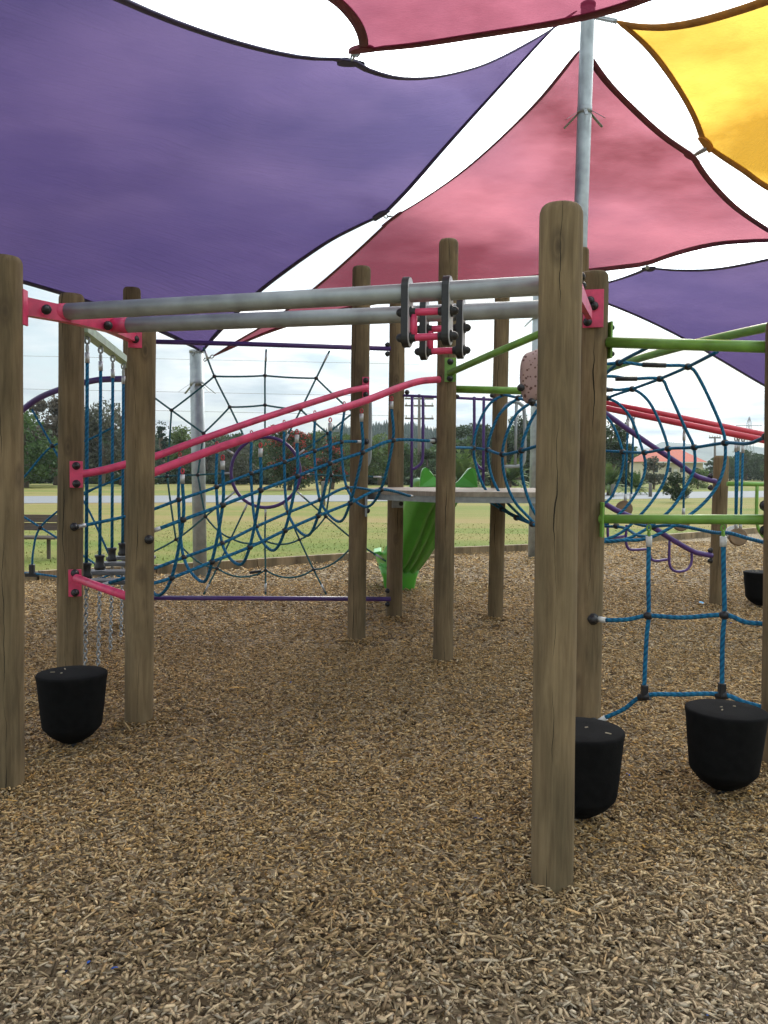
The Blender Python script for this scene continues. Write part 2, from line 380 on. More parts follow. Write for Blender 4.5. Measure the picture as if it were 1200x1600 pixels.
r = N('ShaderNodeValToRGB', t); e = r.color_ramp.elements
e[0].position = .47; e[0].color = (.09, .145, .027, 1); e[1].position = .86; e[1].color = (.26, .185, .085, 1)
x = e.new(.60); x.color = (.155, .175, .042, 1); x = e.new(.70); x.color = (.225, .19, .065, 1)
L.new(mxm.outputs[0], r.inputs[0]); L.new(r.outputs[0], b.inputs['Base Color']); b.inputs['Roughness'].default_value = .95; b.inputs['Specular IOR Level'].default_value = .1
bp = N('ShaderNodeBump', t); bp.inputs['Strength'].default_value = .7; bp.inputs['Distance'].default_value = .05; L.new(nbb.outputs[0], bp.inputs['Height']); L.new(bp.outputs[0], b.inputs['Normal'])
ground_sheet('lawn', [(-3000, -60), (3000, -60), (3000, 6000), (-3000, 6000)], -.012, gm)

bm_, t, b = nodes_mat('bark_mulch'); L = t.links
co = N('ShaderNodeTexCoord', t); vo = N('ShaderNodeTexVoronoi', t); vo.inputs['Scale'].default_value = 55; vo.inputs['Randomness'].default_value = 1
mpb = N('ShaderNodeMapping', t); mpb.inputs['Scale'].default_value = (1, .45, 1); mpb.inputs['Rotation'].default_value = (0, 0, .6)
nd = N('ShaderNodeTexNoise', t); nd.inputs['Scale'].default_value = 6; L.new(co.outputs['Object'], nd.inputs['Vector'])
mvd = N('ShaderNodeMix', t, data_type='RGBA', blend_type='ADD'); mvd.inputs[0].default_value = .25; L.new(co.outputs['Object'], mvd.inputs[6]); L.new(nd.outputs[1], mvd.inputs[7])
L.new(mvd.outputs[2], mpb.inputs[0]); L.new(mpb.outputs[0], vo.inputs['Vector'])
sr = N('ShaderNodeSeparateColor', t); L.new(vo.outputs['Color'], sr.inputs[0])
r = N('ShaderNodeValToRGB', t); e = r.color_ramp.elements; e[0].color = (.05, .035, .02, 1); e[1].color = (.50, .40, .27, 1); x = e.new(.3); x.color = (.16, .115, .07, 1); x = e.new(.75); x.color = (.34, .26, .165, 1)
L.new(sr.outputs[0], r.inputs[0]); L.new(r.outputs[0], b.inputs['Base Color']); b.inputs['Roughness'].default_value = .95; b.inputs['Specular IOR Level'].default_value = .1
bp = N('ShaderNodeBump', t); bp.inputs['Strength'].default_value = 1; bp.inputs['Distance'].default_value = .02; L.new(sr.outputs[1], bp.inputs['Height']); L.new(bp.outputs[0], b.inputs['Normal'])
EDGE = [(-260, 912), (60, 908), (243, 897), (400, 887), (560, 876), (683, 868), (840, 861), (1010, 847), (1130, 837), (1260, 826)]
EG = [gr(u, v) for u, v in EDGE]
ground_sheet('bark_bed', [(-14, -3)]+[(EG[-1].x+3, -3)]+[(p.x, p.y) for p in reversed(EG)]+[(-14, EG[0].y)], 0, bm_)

# wood chips lying on the bed: too many to count
def chips():
    K = []
    def zone(y0, y1, dens, s):
        A = .52*(y1*y1-y0*y0)+.6*(y1-y0); n = int(A*dens)
        y = np.sqrt(rng.uniform(y0*y0, y1*y1, n)); x = rng.uniform(-1, 1, n)*(y*.5+.35)
        return np.stack([x, y], 1), np.full(n, s)
    zs = [zone(1.35, 2.1, 5600, 1.3), zone(2.1, 2.9, 6400, 1.12), zone(2.9, 4.2, 6600, .97), zone(4.2, 7, 4200, 1.05), zone(7, 11, 1500, 1.4), zone(11, 18, 420, 2.0)]
    for b_, t_, r_ in POSTS.values():
        q = 420; a = rng.uniform(0, 2*np.pi, q); rr = r_+np.abs(rng.normal(0, .05, q))+.004
        zs.append((np.stack([b_.x+rr*np.cos(a), b_.y+rr*np.sin(a)], 1), np.full(q, 1.05 if b_.y < 6 else 1.3)))
    xy = np.concatenate([z[0] for z in zs]); s = np.concatenate([z[1] for z in zs])
    # keep inside the bed
    ex = np.array([p.x for p in EG]); ey = np.array([p.y for p in EG])
    keep = xy[:, 1] < np.interp(xy[:, 0], ex, ey)-.12
    xy = xy[keep]; s = s[keep]; n = len(xy)
    Ln = rng.lognormal(math.log(.0118), .48, n)*s; W = rng.lognormal(math.log(.0037), .3, n)*s; T = rng.uniform(.0012, .0035, n)*s
    yaw = rng.uniform(0, 2*np.pi, n)+0; pit = rng.normal(0, .28, n); rol = rng.normal(0, .5, n)
    cy, sy, cp, sp_, cr_, sr_ = np.cos(yaw), np.sin(yaw), np.cos(pit), np.sin(pit), np.cos(rol), np.sin(rol)
    ax = np.stack([cy*cp, sy*cp, sp_], 1)
    ay0 = np.stack([-sy, cy, np.zeros(n)], 1); az0 = np.cross(ax, ay0)
    ay = ay0*cr_[:, None]+az0*sr_[:, None]; az = np.cross(ax, ay)
    mound = .012*(np.sin(xy[:, 0]*3.1+1)*np.sin(xy[:, 1]*2.3)+1)
    for b_, t_, r_ in POSTS.values(): mound = mound+.020*np.exp(-((xy[:, 0]-b_.x)**2+(xy[:, 1]-b_.y)**2-r_*r_)/.012)*(((xy[:, 0]-b_.x)**2+(xy[:, 1]-b_.y)**2) > (r_*.9)**2)
    C = np.stack([xy[:, 0], xy[:, 1], rng.uniform(.0, .018, n)*np.minimum(s, 1.4)+mound*.6+.002], 1)
    e1 = rng.uniform(.1, .75, n); e2 = rng.uniform(.05, .55, n); bend = rng.normal(0, .0016, n)*s
    V = np.zeros((n, 8, 3)); X = ax*Ln[:, None]; Yv = ay*W[:, None]; Z = az*T[:, None]; B = az*bend[:, None]
    V[:, 0] = C-X-Yv*e1[:, None]+B; V[:, 1] = C-X*.9+Yv*e1[:, None]+B; V[:, 2] = C+X*1.0+Yv*e2[:, None]+B; V[:, 3] = C+X*.88-Yv*e2[:, None]+B
    V[:, 4] = C-X*.55-Yv+Z; V[:, 5] = C-X*.45+Yv+Z; V[:, 6] = C+X*.5+Yv+Z; V[:, 7] = C+X*.55-Yv+Z
    F = np.array([[0, 1, 2, 3], [4, 7, 6, 5], [0, 4, 5, 1], [1, 5, 6, 2], [2, 6, 7, 3], [3, 7, 4, 0]])
    # orient
    F = F[:, ::-1]
    me = bpy.data.meshes.new('wood_chips'); me.vertices.add(n*8); me.vertices.foreach_set('co', V.reshape(-1))
    allF = (F[None]+np.arange(n)[:, None, None]*8).reshape(-1)
    me.loops.add(len(allF)); me.loops.foreach_set('vertex_index', allF.astype(np.int32))
    me.polygons.add(n*6); me.polygons.foreach_set('loop_start', np.arange(0, n*24, 4, dtype=np.int32))
    me.update(calc_edges=True)
    base = 1.68*np.array([[.27, .20, .125], [.34, .265, .17], [.21, .155, .09], [.12, .085, .05], [.29, .245, .185], [.42, .345, .235], [.21, .18, .14], [.31, .21, .11], [.065, .045, .028]])
    pr = np.array([.2, .15, .18, .14, .09, .045, .075, .05, .07]); pr /= pr.sum()
    k = rng.choice(len(base), n, p=pr); c = base[k]*np.array([1.04, .97, .86])*rng.uniform(.75, 1.25, n)[:, None]
    blue = rng.uniform(0, 1, n) < .00012; c[blue] = (.03, .12, .5)
    orange = rng.uniform(0, 1, n) < .0006; c[orange] = (.5, .30, .11)
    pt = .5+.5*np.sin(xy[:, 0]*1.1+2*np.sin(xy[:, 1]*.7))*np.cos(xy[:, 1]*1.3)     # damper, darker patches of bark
    near_light = np.clip((3.4-xy[:, 1])/1.6+.5*(pt-.5), 0, 1)[:, None]*.55      # brighter, greyer light on the ground near the camera, painted into the chip colour
    c = c*(1-near_light)+(c.mean(1, keepdims=True)*np.array([1.2, 1.12, .98])*1.18)*near_light
    c *= (.80+.32*pt)[:, None]; c = c*np.minimum(1, .60/c.max(1))[:, None]
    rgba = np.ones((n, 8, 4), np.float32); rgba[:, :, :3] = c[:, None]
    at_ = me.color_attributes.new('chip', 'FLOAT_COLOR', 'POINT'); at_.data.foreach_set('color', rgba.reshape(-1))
    m, t, b = nodes_mat('wood_chip'); a = N('ShaderNodeAttribute', t, attribute_name='chip')
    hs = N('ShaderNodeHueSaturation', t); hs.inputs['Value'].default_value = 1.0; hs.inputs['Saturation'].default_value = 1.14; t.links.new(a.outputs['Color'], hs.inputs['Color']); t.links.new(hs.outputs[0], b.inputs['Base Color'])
    b.inputs['Roughness'].default_value = .85; b.inputs['Specular IOR Level'].default_value = .2
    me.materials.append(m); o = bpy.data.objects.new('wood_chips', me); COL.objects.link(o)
    tag(o, 'loose pale brown wood chips covering the whole playground bed', 'wood chips', None, 'stuff')

# edging timbers
for i in range(len(EG)-1):
    a, c = EG[i], EG[i+1]; d = (c-a); L_ = d.length; d.normalize(); rot = Matrix((d, Vector((0, 0, 1)).cross(d), Vector((0, 0, 1)))).transposed()
    o = MB().box((a+c)/2+Vector((0, 0, .05+.004*(i % 2))), (L_-.012, .09, .17), rot, .008).build('edging_timber', TIMBER, None, (a+c)/2)
    where = ['leftmost, running out of frame past the bench', 'behind the left pair of wooden poles', 'left of and behind the spider web net', 'behind the middle of the spider web net', 'behind the foot of the green slide',
             'between the slide and the far grey pole', 'hidden partly behind the nearest wooden pole', 'behind the purple step loops on the right', 'last one at the right edge of the frame'][i]
    tag(o, 'low timber edging board, '+where, 'edging board', 'timber boards edging the bark bed')
o = MB().box(gr(684, 874)+Vector((0, 0, .03)), (.5, .09, .09), Matrix.Rotation(.15, 3, 'Z'), .006).build('timber_offcut', TIMBER, None, gr(684, 874)); tag(o, 'short loose timber offcut lying against the edging board right of the slide', 'timber')

# road beyond the lawn
asm = mat('asphalt', (.17, .175, .185), .9, noise=(30, .2))
RN = [(-900, 800), (60, 786), (300, 785), (600, 783), (860, 781), (1100, 778), (1700, 772)]
RF = [(-900, 782), (60, 775), (300, 774), (600, 773), (860, 771), (1100, 768), (1700, 761)]
ground_sheet('road', [(gr(u, v).x, gr(u, v).y) for u, v in RN]+[(gr(u, v).x, gr(u, v).y) for u, v in reversed(RF)], .0, asm)

# grass tufts on the nearer lawn
def tufts():
    n = 9000; y = rng.uniform(11.2, 24, n); x = rng.uniform(-1, 1, n)*(y*.5+.5)
    ex = np.array([p.x for p in EG]); ey = np.array([p.y for p in EG]); k = y > np.interp(x, ex, ey)+.1; x = x[k]; y = y[k]; n = len(x)
    h = rng.uniform(.004, .022, n); w_ = rng.uniform(.006, .014, n); a = rng.uniform(0, np.pi, n); lx = rng.normal(0, .02, n); ly = rng.normal(0, .02, n)
    V = np.zeros((n, 3, 3)); V[:, 0] = np.stack([x-w_*np.cos(a), y-w_*np.sin(a), -.012+0*x], 1); V[:, 1] = np.stack([x+w_*np.cos(a), y+w_*np.sin(a), -.012+0*x], 1); V[:, 2] = np.stack([x+lx, y+ly, h], 1)
    me = bpy.data.meshes.new('grass'); me.from_pydata(V.reshape(-1, 3).tolist(), [], np.arange(n*3).reshape(-1, 3).tolist())
    me.materials.append(gm); o = bpy.data.objects.new('grass', me); COL.objects.link(o); tag(o, 'short patchy green and straw coloured grass beyond the timber edging', 'grass', None, 'stuff')
tufts()

# ------------------------------------------------------------------ posts
POSTS = {}
def post(key, label, ub, ut, vt, dia, vb=None, Y=None):
    base = gr(ub, vb) if vb else gu(ub, Y); Y = base.y
    top = at(ut, vt, Y); H = (top-base).length; ax = (top-base).normalized(); r = dia/2
    m = MB(); prof = [(r*1.02, -.25), (r*1.02, 0)]
    for i in range(1, 40): prof.append((r*(1.02-.03*i/40), H*.97*i/40))
    prof += [(r*.985, H-.035), (r*.97, H-.022), (r*.90, H-.008), (r*.80, H), (.002, H+.002)]
    m.lathe(prof, base, 36, ax)
    ph = [random.uniform(0, 6.28) for _ in range(8)]
    for i in range(len(m.v)):       # slightly oval, knobbly round pole
        a = 2*math.pi*(i % 36)/36; z = m.v[i].z; c = base+ax*((m.v[i]-base).dot(ax)); d = m.v[i]-c
        k = 1+.022*math.sin(2*a+ph[0]+z*.6)+.010*math.sin(3*a+ph[1]+z*2.1)+.010*math.sin(a+ph[2]+z*3.3)+.006*math.sin(5*a+ph[3]-z*4)+.005*math.sin(z*9+ph[4]+2*a)
        m.v[i] = c+d*k
    o = m.build('wooden_post', POLE, None, base); tag(o, label, 'post', 'round timber poles of the play structure')
    POSTS[key] = (base, top, r); return o
def pp(key, v=None, z=None):
    b_, t_, r_ = POSTS[key]
    if z is None:
        lo_, hi = 0., 1.
        for _ in range(40):
            mm_ = (lo_+hi)/2
            if proj(b_.lerp(t_, mm_))[1] > v: lo_ = mm_
            else: hi = mm_
        return b_.lerp(t_, lo_)
    return b_.lerp(t_, (z-b_.z)/(t_.z-b_.z))
post('A', 'nearest tall round wooden pole, right of centre, in front of the black pod', 862, 877, 322, .151, vb=1388)
post('B', 'thick round wooden pole cut off by the left edge of the frame', 10, 7, 402, .158, vb=1236)
post('C', 'round wooden pole behind the left black pod, with two pink bracket plates', 109, 112, 460, .158, Y=5.45)
post('D', 'round wooden pole just right of the left black pod, carrying the pink beam end', 217, 221, 503, .163, vb=1132)
post('E', 'dark square-looking pole top behind the steel tubes, hidden lower by the pole in front', 207, 206, 450, .16, Y=7.8)
post('F', 'round wooden pole in the middle left, where the upper pink sloping bar ends', 557, 565, 417, .155, vb=1003)
post('G', 'round wooden pole left of the green slide, carrying the end of the purple bars', 616, 621, 458, .155, vb=968)
post('H', 'round wooden pole at centre with the green bracket plate, in front of the slide', 692, 701, 375, .152, vb=1038)
post('I', 'round wooden pole under the deck, between the slide and the nearest pole', 774, 785, 456, .148, vb=968)
post('J', 'round wooden pole just behind the nearest pole, with a pink plate near its top', 915, 928, 426, .168, Y=4.9)
post('K', 'distant pole top showing between the nearest pole and its neighbour', 898, 908, 388, .158, Y=8.3)
post('L', 'short round wooden pole on the right where the purple stair rails end', 1120, 1127, 712, .165, vb=948)
post('M', 'round wooden pole cut off by the right edge beside the right black pod', 1216, 1224, 500, .165, vb=1200)

def plate(parent, c, n, w, h, m, th=.01, bolts=(), br=.014):
    rot = frame_of(n); c = Vector(c); n = Vector(n).normalized()
    p = MB().box(c, (w, th, h), rot, .002).build('bracket_plate', m, parent)
    for bx, bz in bolts: bolt(c+rot @ Vector((bx, -th/2, bz)), n, br, p)
    return p
def front(key, v, off=.012):
    p = pp(key, v); n = facing(p); return p+n*(POSTS[key][2]+off), n

chips()

# ------------------------------------------------------------------ overhead steel track
P1a, P1b = at(105, 487, 4.03), at(850, 446, 3.37)
P2a, P2b = at(200, 508, 4.39), at(858, 482, 3.84)
tr = thing('overhead_track', 'pair of grey galvanised tubes held between pink end beams above the bark', 'track', (-.4, 3.8, 0))
for a_, b_ in ((P1a, P1b), (P2a, P2b)):
    d = (b_-a_).normalized(); MB().tube([a_, a_.lerp(b_, .5)+Vector((0, 0, -.002)), b_], .0395, 20).build('rail_tube', STEEL, tr)
def beam(pts_, h, wd, m, name, parent):
    """flat bar beam through points, vertical faces"""
    b_ = MB(); n = len(pts_)
    for i, p in enumerate(pts_):
        t_ = (pts_[min(i+1, n-1)]-pts_[max(i-1, 0)]); t_.z = 0; t_.normalize(); s_ = Vector((-t_.y, t_.x, 0))*wd/2
        hh = h[i] if isinstance(h, list) else h
        for q in (s_+Vector((0, 0, hh/2)), s_-Vector((0, 0, hh/2)), -s_-Vector((0, 0, hh/2)), -s_+Vector((0, 0, hh/2))): b_.v.append(p+q)
    for i in range(n-1):
        for j in range(4): b_.face((i*4+j, i*4+(j+1) % 4, (i+1)*4+(j+1) % 4, (i+1)*4+j))
    b_.face((3, 2, 1, 0)); e_ = (n-1)*4; b_.face((e_, e_+1, e_+2, e_+3))
    return b_.build(name, m, parent)
bl = beam([at(27, 477, 3.92), at(105, 492, 4.05), at(172, 508, 4.42), at(205, 527, 4.72), at(214, 533, 4.80)], [.085, .075, .075, .045, .04], .05, PINK, 'end_beam', tr)
for (u, v, Y, t_) in ((73, 484, 3.98, P1a), (169, 509, 4.36, P2a)):
    bolt(at(u, v, Y-.035), (0, -1, .1), .018, bl)
d1 = (P1b-P1a).normalized(); d2 = (P2b-P2a).normalized()
for a_, dd in ((P1a, d1), (P2a, d2)):
    MB().tube([a_-dd*.085, a_+dd*.004], .0405, 16).build('tube_sleeve', PINK, tr)
c_, n_ = front('D', 534); plate(tr, c_+Vector((-.035, 0, 0)), n_, .075, .095, PINK, bolts=((-.0, -.0),), br=.017)
c_, n_ = front('D', 509); MB().box(c_+Vector((-.035, .01, .0)), (.08, .012, .06), frame_of(n_), .002).build('bracket_plate', PINK, tr)
q = pp('B', 478); MB().box(q+Vector((.075, .035, 0)), (.012, .05, .16), None, .002).build('bracket_plate', PINK, tr)
# right-hand end beam, from the near pole back to the pole behind it
br_ = beam([at(882, 415, 3.15), at(899, 445, 3.7), at(921, 492, 4.72)], [.11, .09, .05], .03, PINK, 'end_beam', tr)
for a_, dd in ((P1b, d1), (P2b, d2)):
    MB().tube([a_-dd*.008, a_+dd*.06], .0405, 16).build('tube_sleeve', PINK, tr)
c_, n_ = front('J', 487); pl = plate(tr, c_, n_, .115, .215, PINK)
for (u, v) in ((918, 503), (922, 470), (928, 478)): bolt(at(u, v, pl.parent.location.y and c_.y-.02), n_, .019, pl)
for (u, v) in ((908, 432), (909, 446)): bolt(at(u, v, 4.3), (.3, -1, 0), .017, br_)

# ------------------------------------------------------------------ glider on the track
gl = thing('sliding_handle', 'trolley of black plates and pink grab bars hanging on the twin grey tubes', 'trolley', tuple(onseg(P1a, P1b, 665)-Vector((0, 0, .3))))
GREYF = mat('pale_polymer', (.62, .62, .64), .5, noise=(20, .1))
for (ra, rb, dd, uu, vt, vb_) in ((P1a, P1b, d1, (636, 699), (433, 431), (541, 538)), (P2a, P2b, d2, (663, 720), (466, 464), (561, 559))):
    cs = []
    for k in range(2):
        c0 = onseg(ra, rb, uu[k]); s_ = Vector((-dd.y, dd.x, 0)).normalized(); Hh = (vb_[k]-vt[k])/1305*c0.y; ztop = at(uu[k], vt[k], c0.y).z
        rot = Matrix((dd, s_, Vector((0, 0, 1)))).transposed(); zc = ztop-Hh/2; wd = .085
        m = MB(); prof = []
        for a in range(0, 181, 20): prof.append((wd/2*math.cos(R(a)), Hh/2-wd/2+wd/2*math.sin(R(a))))
        for a in range(180, 361, 20): prof.append((wd/2*math.cos(R(a)), -Hh/2+wd/2+wd/2*math.sin(R(a))))
        cc = Vector((c0.x, c0.y, zc)); n = len(prof)
        for sgn in (-1, 1):
            for (a, z) in prof: m.v.append(cc+dd*(.014*sgn)+s_*a+Vector((0, 0, z)))
        m.face(tuple(range(n-1, -1, -1))); m.face(tuple(range(n, 2*n)))
        for j in range(n): m.face((j, (j+1) % n, n+(j+1) % n, n+j))
        side = m.build('side_plate', BLACK, gl)
        m = MB()
        for sgn in (1,):
            for (a, z) in prof: m.v.append(cc+dd*(.0165)+s_*a*.94+Vector((0, 0, z*.98)))
            for (a, z) in prof: m.v.append(cc+dd*(.0145)+s_*a*.94+Vector((0, 0, z*.98)))
        m.face(tuple(range(n)))
        for j in range(n): m.face((j, n+j, n+(j+1) % n, (j+1) % n))
        m.build('face_plate', GREYF, side)
        for zf in (.0, -.36):
            bolt(cc+dd*.017+Vector((0, 0, zf*Hh)), dd, .019, side)
            bolt(cc-dd*.014+Vector((0, 0, zf*Hh)), -dd, .019, side)
        cs.append((cc, Hh))
    for zf in (.0, -.36): MB().tube([cs[0][0]+Vector((0, 0, zf*cs[0][1])), cs[1][0]+Vector((0, 0, zf*cs[1][1]))], .0155, 12).build('grab_bar', PINK, gl)
    o_ = cs[0][0]+dd*.03; MB().tube([o_, o_+Vector((0, 0, -.36*cs[0][1]))], .0155, 12).build('grab_bar', PINK, gl)

# ------------------------------------------------------------------ sloping net bridge
RR = .0105
nb_ = thing('net_bridge', 'sloping blue rope trough net hung between two rising pink bars', 'net bridge', (-.8, 6, 0))
Yf = lambda u: Yl(u, 118, 5.38, 574, 7.1); Yn = lambda u: Yl(u, 217, 4.82, 700, 6.33)
bar1 = [(121, 742), (160, 735), (205, 723), (243, 713), (300, 692), (400, 657), (500, 625), (545, 611), (574, 605)]
bar2 = [(226, 744), (243, 737), (300, 715), (350, 697), (450, 664), (560, 630), (620, 607), (655, 596), (686, 593)]
B1 = spline([at(u, v, Yf(u)) for u, v in bar1], 6); B2 = spline([at(u, v, Yn(u)) for u, v in bar2], 6)
MB().tube(B1, .0255, 14).build('side_bar', PINK, nb_); MB().tube(B2, .0255, 14).build('side_bar', PINK, nb_)
c_, n_ = front('C', 741); plate(nb_, c_+Vector((.035, 0, 0)), n_, .08, .17, PINK, bolts=((0, .055), (0, -.06)), br=.019)
c_, n_ = front('F', 610); plate(nb_, c_+Vector((.05, 0, .02)), n_, .06, .17, PINK, bolts=((.0, .055), (.0, -.065)), br=.018)
Nt = [(285, 727), (348, 706), (407, 687), (464, 666), (516, 648), (565, 634), (612, 615)]
UN = [(286, 812), (348, 789), (407, 766), (464, 744), (515, 724), (566, 707), (614, 688)]
LN = [(268, 903), (331, 878), (390, 855), (445, 829), (497, 806), (547, 786), (595, 765)]
BT = [(245, 930), (316, 909), (373, 882), (425, 860), (478, 837), (529, 815), (571, 792)]
LF = [(228, 893), (287, 871), (347, 849), (400, 823), (450, 801), (500, 781), (542, 762)]
UF = [(222, 801), (279, 781), (338, 761), (392, 740), (444, 722), (491, 705), (533, 691)]
Ft = [(226, 722), (281, 703), (339, 686), (393, 669), (444, 653), (492, 638), (538, 624)]
knots = []
def knot(p, parent, r=.021, name='knot'):
    p = Vector(p); return MB().ball(p, r, (1.1, 1.1, .95), 9, 6).build(name, BLACK, parent)
rows = {k: [] for k in 'abcd'}
for i in range(7):
    yn, yf = Yn(Nt[i][0]), Yf(Ft[i][0]); dY = yf-yn
    a = at(*Nt[i], yn); g = at(*Ft[i], yf)
    b1 = at(*UN[i], yn+.03); c1 = at(*LN[i], yn+.22*dY); d0 = at(*BT[i], yn+.5*dY); e1 = at(*LF[i], yn+.8*dY); f1 = at(*UF[i], yf-.03)
    a2 = a+Vector((0, 0, -.055)); g2 = g+Vector((0, 0, -.05))
    MB().tube(spline([a2-Vector((0, 0, .05)), b1, c1, d0, e1, f1, g2-Vector((0, 0, .05))], 8), RR, 8).build('net_loop', ROPE, nb_)
    MB().chain(a-Vector((0, 0, .015)), a2, .03, .0045).build('hanger_chain', RED2, nb_); MB().chain(g-Vector((0, 0, .015)), g2, .03, .0045).build('hanger_chain', RED2, nb_)
    ferrule(a2, (0, 0, -1), nb_); ferrule(g2, (0, 0, -1), nb_)
    for k_, p in zip('abcd', (b1, c1, e1, f1)): rows[k_].append(p); knot(p, nb_)
ends = {'a': (at(238, 830, 4.95), at(678, 689, 6.3)), 'b': (at(226, 915, 5.0), at(644, 776, 6.75)),
        'c': (at(160, 914, 5.6), at(590, 767, 7.3)), 'd': (at(122, 823, 5.4), at(563, 690, 7.1))}
for k_ in 'abcd':
    L_ = [ends[k_][0]]+rows[k_]+[ends[k_][1]]
    MB().tube(spline(L_, 6), RR*1.05, 8).build('net_rope', ROPE, nb_)
    for e_, nx_ in ((L_[0], L_[1]), (L_[-1], L_[-2])): ferrule(e_, nx_-e_, nb_, .05, .0135)
for key, u, v in (('C', 116, 823), ('D', 233, 843), ('F', 572, 690), ('H', 678, 689)):
    p = pp(key, v); bolt(at(u, v, p.y-POSTS[key][2]+.01), facing(p), .02, nb_)

# low pink bar between the two left poles
o_ = thing('low_pink_bar', 'low sloping pink bar with a square plate between the two left poles', 'bar', tuple(pp('C', z=.9)))
MB().tube([at(119, 903, 5.33), at(150, 915, 5.2), at(205, 934, 4.95)], .026, 14).build('bar_tube', PINK, o_)
c_, n_ = front('C', 908); plate(o_, c_+Vector((.03, 0, 0)), n_, .08, .175, PINK, bolts=((.0, .065), (.0, -.062)), br=.019)

# ------------------------------------------------------------------ hanging chain steps
st0 = at(128, 512, 5.5); st1 = at(206, 572, 7.7)
hb = beam([st0, st1], .055, .075, PALEG, 'header_beam', None)
hb.location = (0, 0, 0); tag(hb, 'faded green beam carrying four rope steps behind the left poles', 'beam')
spec = [(136, 544, 904, 5.85), (157, 549, 890, 6.45), (176, 558, 877, 7.05), (192.5, 572, 868, 7.5)]
names = ['nearest', 'second nearest', 'third nearest', 'farthest']
for i, (u, vt, vb_, Y) in enumerate(spec):
    top = onseg(st0, st1, u) if u < 205 else st1; foot = at(u-1, vb_, top.y); Y = top.y; top = top-Vector((0, 0, .03))
    gpt = Vector((foot.x-.02, Y, .01))
    s_ = thing('hanging_step', '%s of the four rope and chain footboards hanging from the faded green beam' % names[i], 'hanging step', tuple(gpt), 'rope footboards hanging from the green beam')
    MB().chain(top, top-Vector((0, 0, .11)), .05, .008).build('shackle', STEELD, s_)
    ferrule(top-Vector((0, 0, .11)), (0, 0, -1), s_, .07, .016)
    MB().tube([top-Vector((0, 0, .13)), foot+Vector((0, 0, .05))], .0125, 8).build('rope', ROPE, s_)
    MB().lathe([(.036, -.0), (.042, .02), (.030, .04), (.030, .085), (.037, .095), (.037, .11)], foot, 14).build('socket', BLACK, s_)
    dr = (st1-st0).normalized(); dr.z = 0; dr.normalize(); rt = Matrix((Vector((-dr.y, dr.x, 0))*-1, dr, Vector((0, 0, 1)))).transposed()
    MB().box(foot+Vector((.06, .05, -.025)), (.40, .15, .03), Matrix.Rotation(.1, 3, 'Z'), .008).build('footboard', mat('footboard_grey', (.10, .105, .11), .5, 0, .5, noise=(12, .3)), s_)
    MB().chain(foot-Vector((0, 0, .05)), gpt, .042, .0055).build('chain', STEELD, s_)

# ------------------------------------------------------------------ spider web net
web = thing('web_net', 'spider web climbing net with purple centre ring between purple top and bottom bars', 'climbing net', (-1.2, 8.1, 0))
Yw = lambda u: Yl(u, 215, 7.9, 612, 8.22)
W = lambda u, v: at(u, v, Yw(u))
MB().tube([W(208, 533), W(400, 538), W(610, 545)], .0225, 12).build('top_bar', PURP, web)
MB().tube([W(208, 934), W(610, 936)], .0225, 12).build('bottom_bar', PURP, web)
for v in (539, 553, 923, 944): bolt(W(606, v)-Vector((0, .0, 0)), (-.7, -.7, 0), .02, web)
C0 = W(415, 738)
MB().tube([W(415+54*math.cos(a), 738+55*math.sin(a)) for a in [2*math.pi*k/48 for k in range(48)]], .0165, 10, True).build('centre_ring', PURP, web)
rad = [[(318, 543), (335, 588), (359, 636), (386, 692)], [(416, 546), (414, 587), (414, 633), (414, 684)], [(515, 548), (494, 591), (470, 640), (444, 691)],
       [(212, 600), (268, 641), (318, 677), (367, 711)], [(212, 749), (261, 744), (309, 742), (361, 739)], [(212, 876), (275, 843), (321, 807), (367, 768)],
       [(318, 929), (339, 888), (361, 841), (387, 786)], [(415, 929), (415, 891), (414, 845), (415, 793)], [(510, 929), (490, 890), (468, 843), (443, 786)],
       [(603, 877), (556, 846), (509, 807), (464, 768)], [(600, 746), (566, 744), (518, 743), (469, 740)], [(598, 612), (552, 645), (512, 677), (464, 711)]]
for rr_ in rad:
    P = [W(*q) for q in rr_]; MB().tube(spline(P, 4), .009, 7).build('radial_rope', ROPEG, web)
    for k_ in (1, 2): knot(P[k_], web, .019)
    ferrule(P[0].lerp(P[1], .12), P[1]-P[0], web, .08, .0105)
    ferrule(P[-1], P[-2]-P[-1], web, .09, .0105)
inner = [2, 2, 2, 2, 2, 2, 2, 2, 2, 2, 2, 2]; order = [1, 0, 3, 4, 5, 6, 7, 8, 9, 10, 11, 2]
sagm = {(1, 0): 0, }
for k_ in (1, 2):
    ptsn = [W(*rad[j][k_]) for j in order]; m = MB()
    for j in range(12):
        a, c = ptsn[j], ptsn[(j+1) % 12]; low = max(0, C0.z-(a.z+c.z)/2); sag = .006+.16*low*(a-c).length*(1 if abs((a-c).x) > .12 else .3)
        m.tube([a.lerp(c, q/6)-Vector((0, 0, sag*4*(q/6)*(1-q/6))) for q in range(7)], .009, 7)
    m.build('web_rope', ROPEG, web)
MB().tube([W(390, 895), W(408, 892)], .014, 8).build('rope_sleeve', BLACK, web)

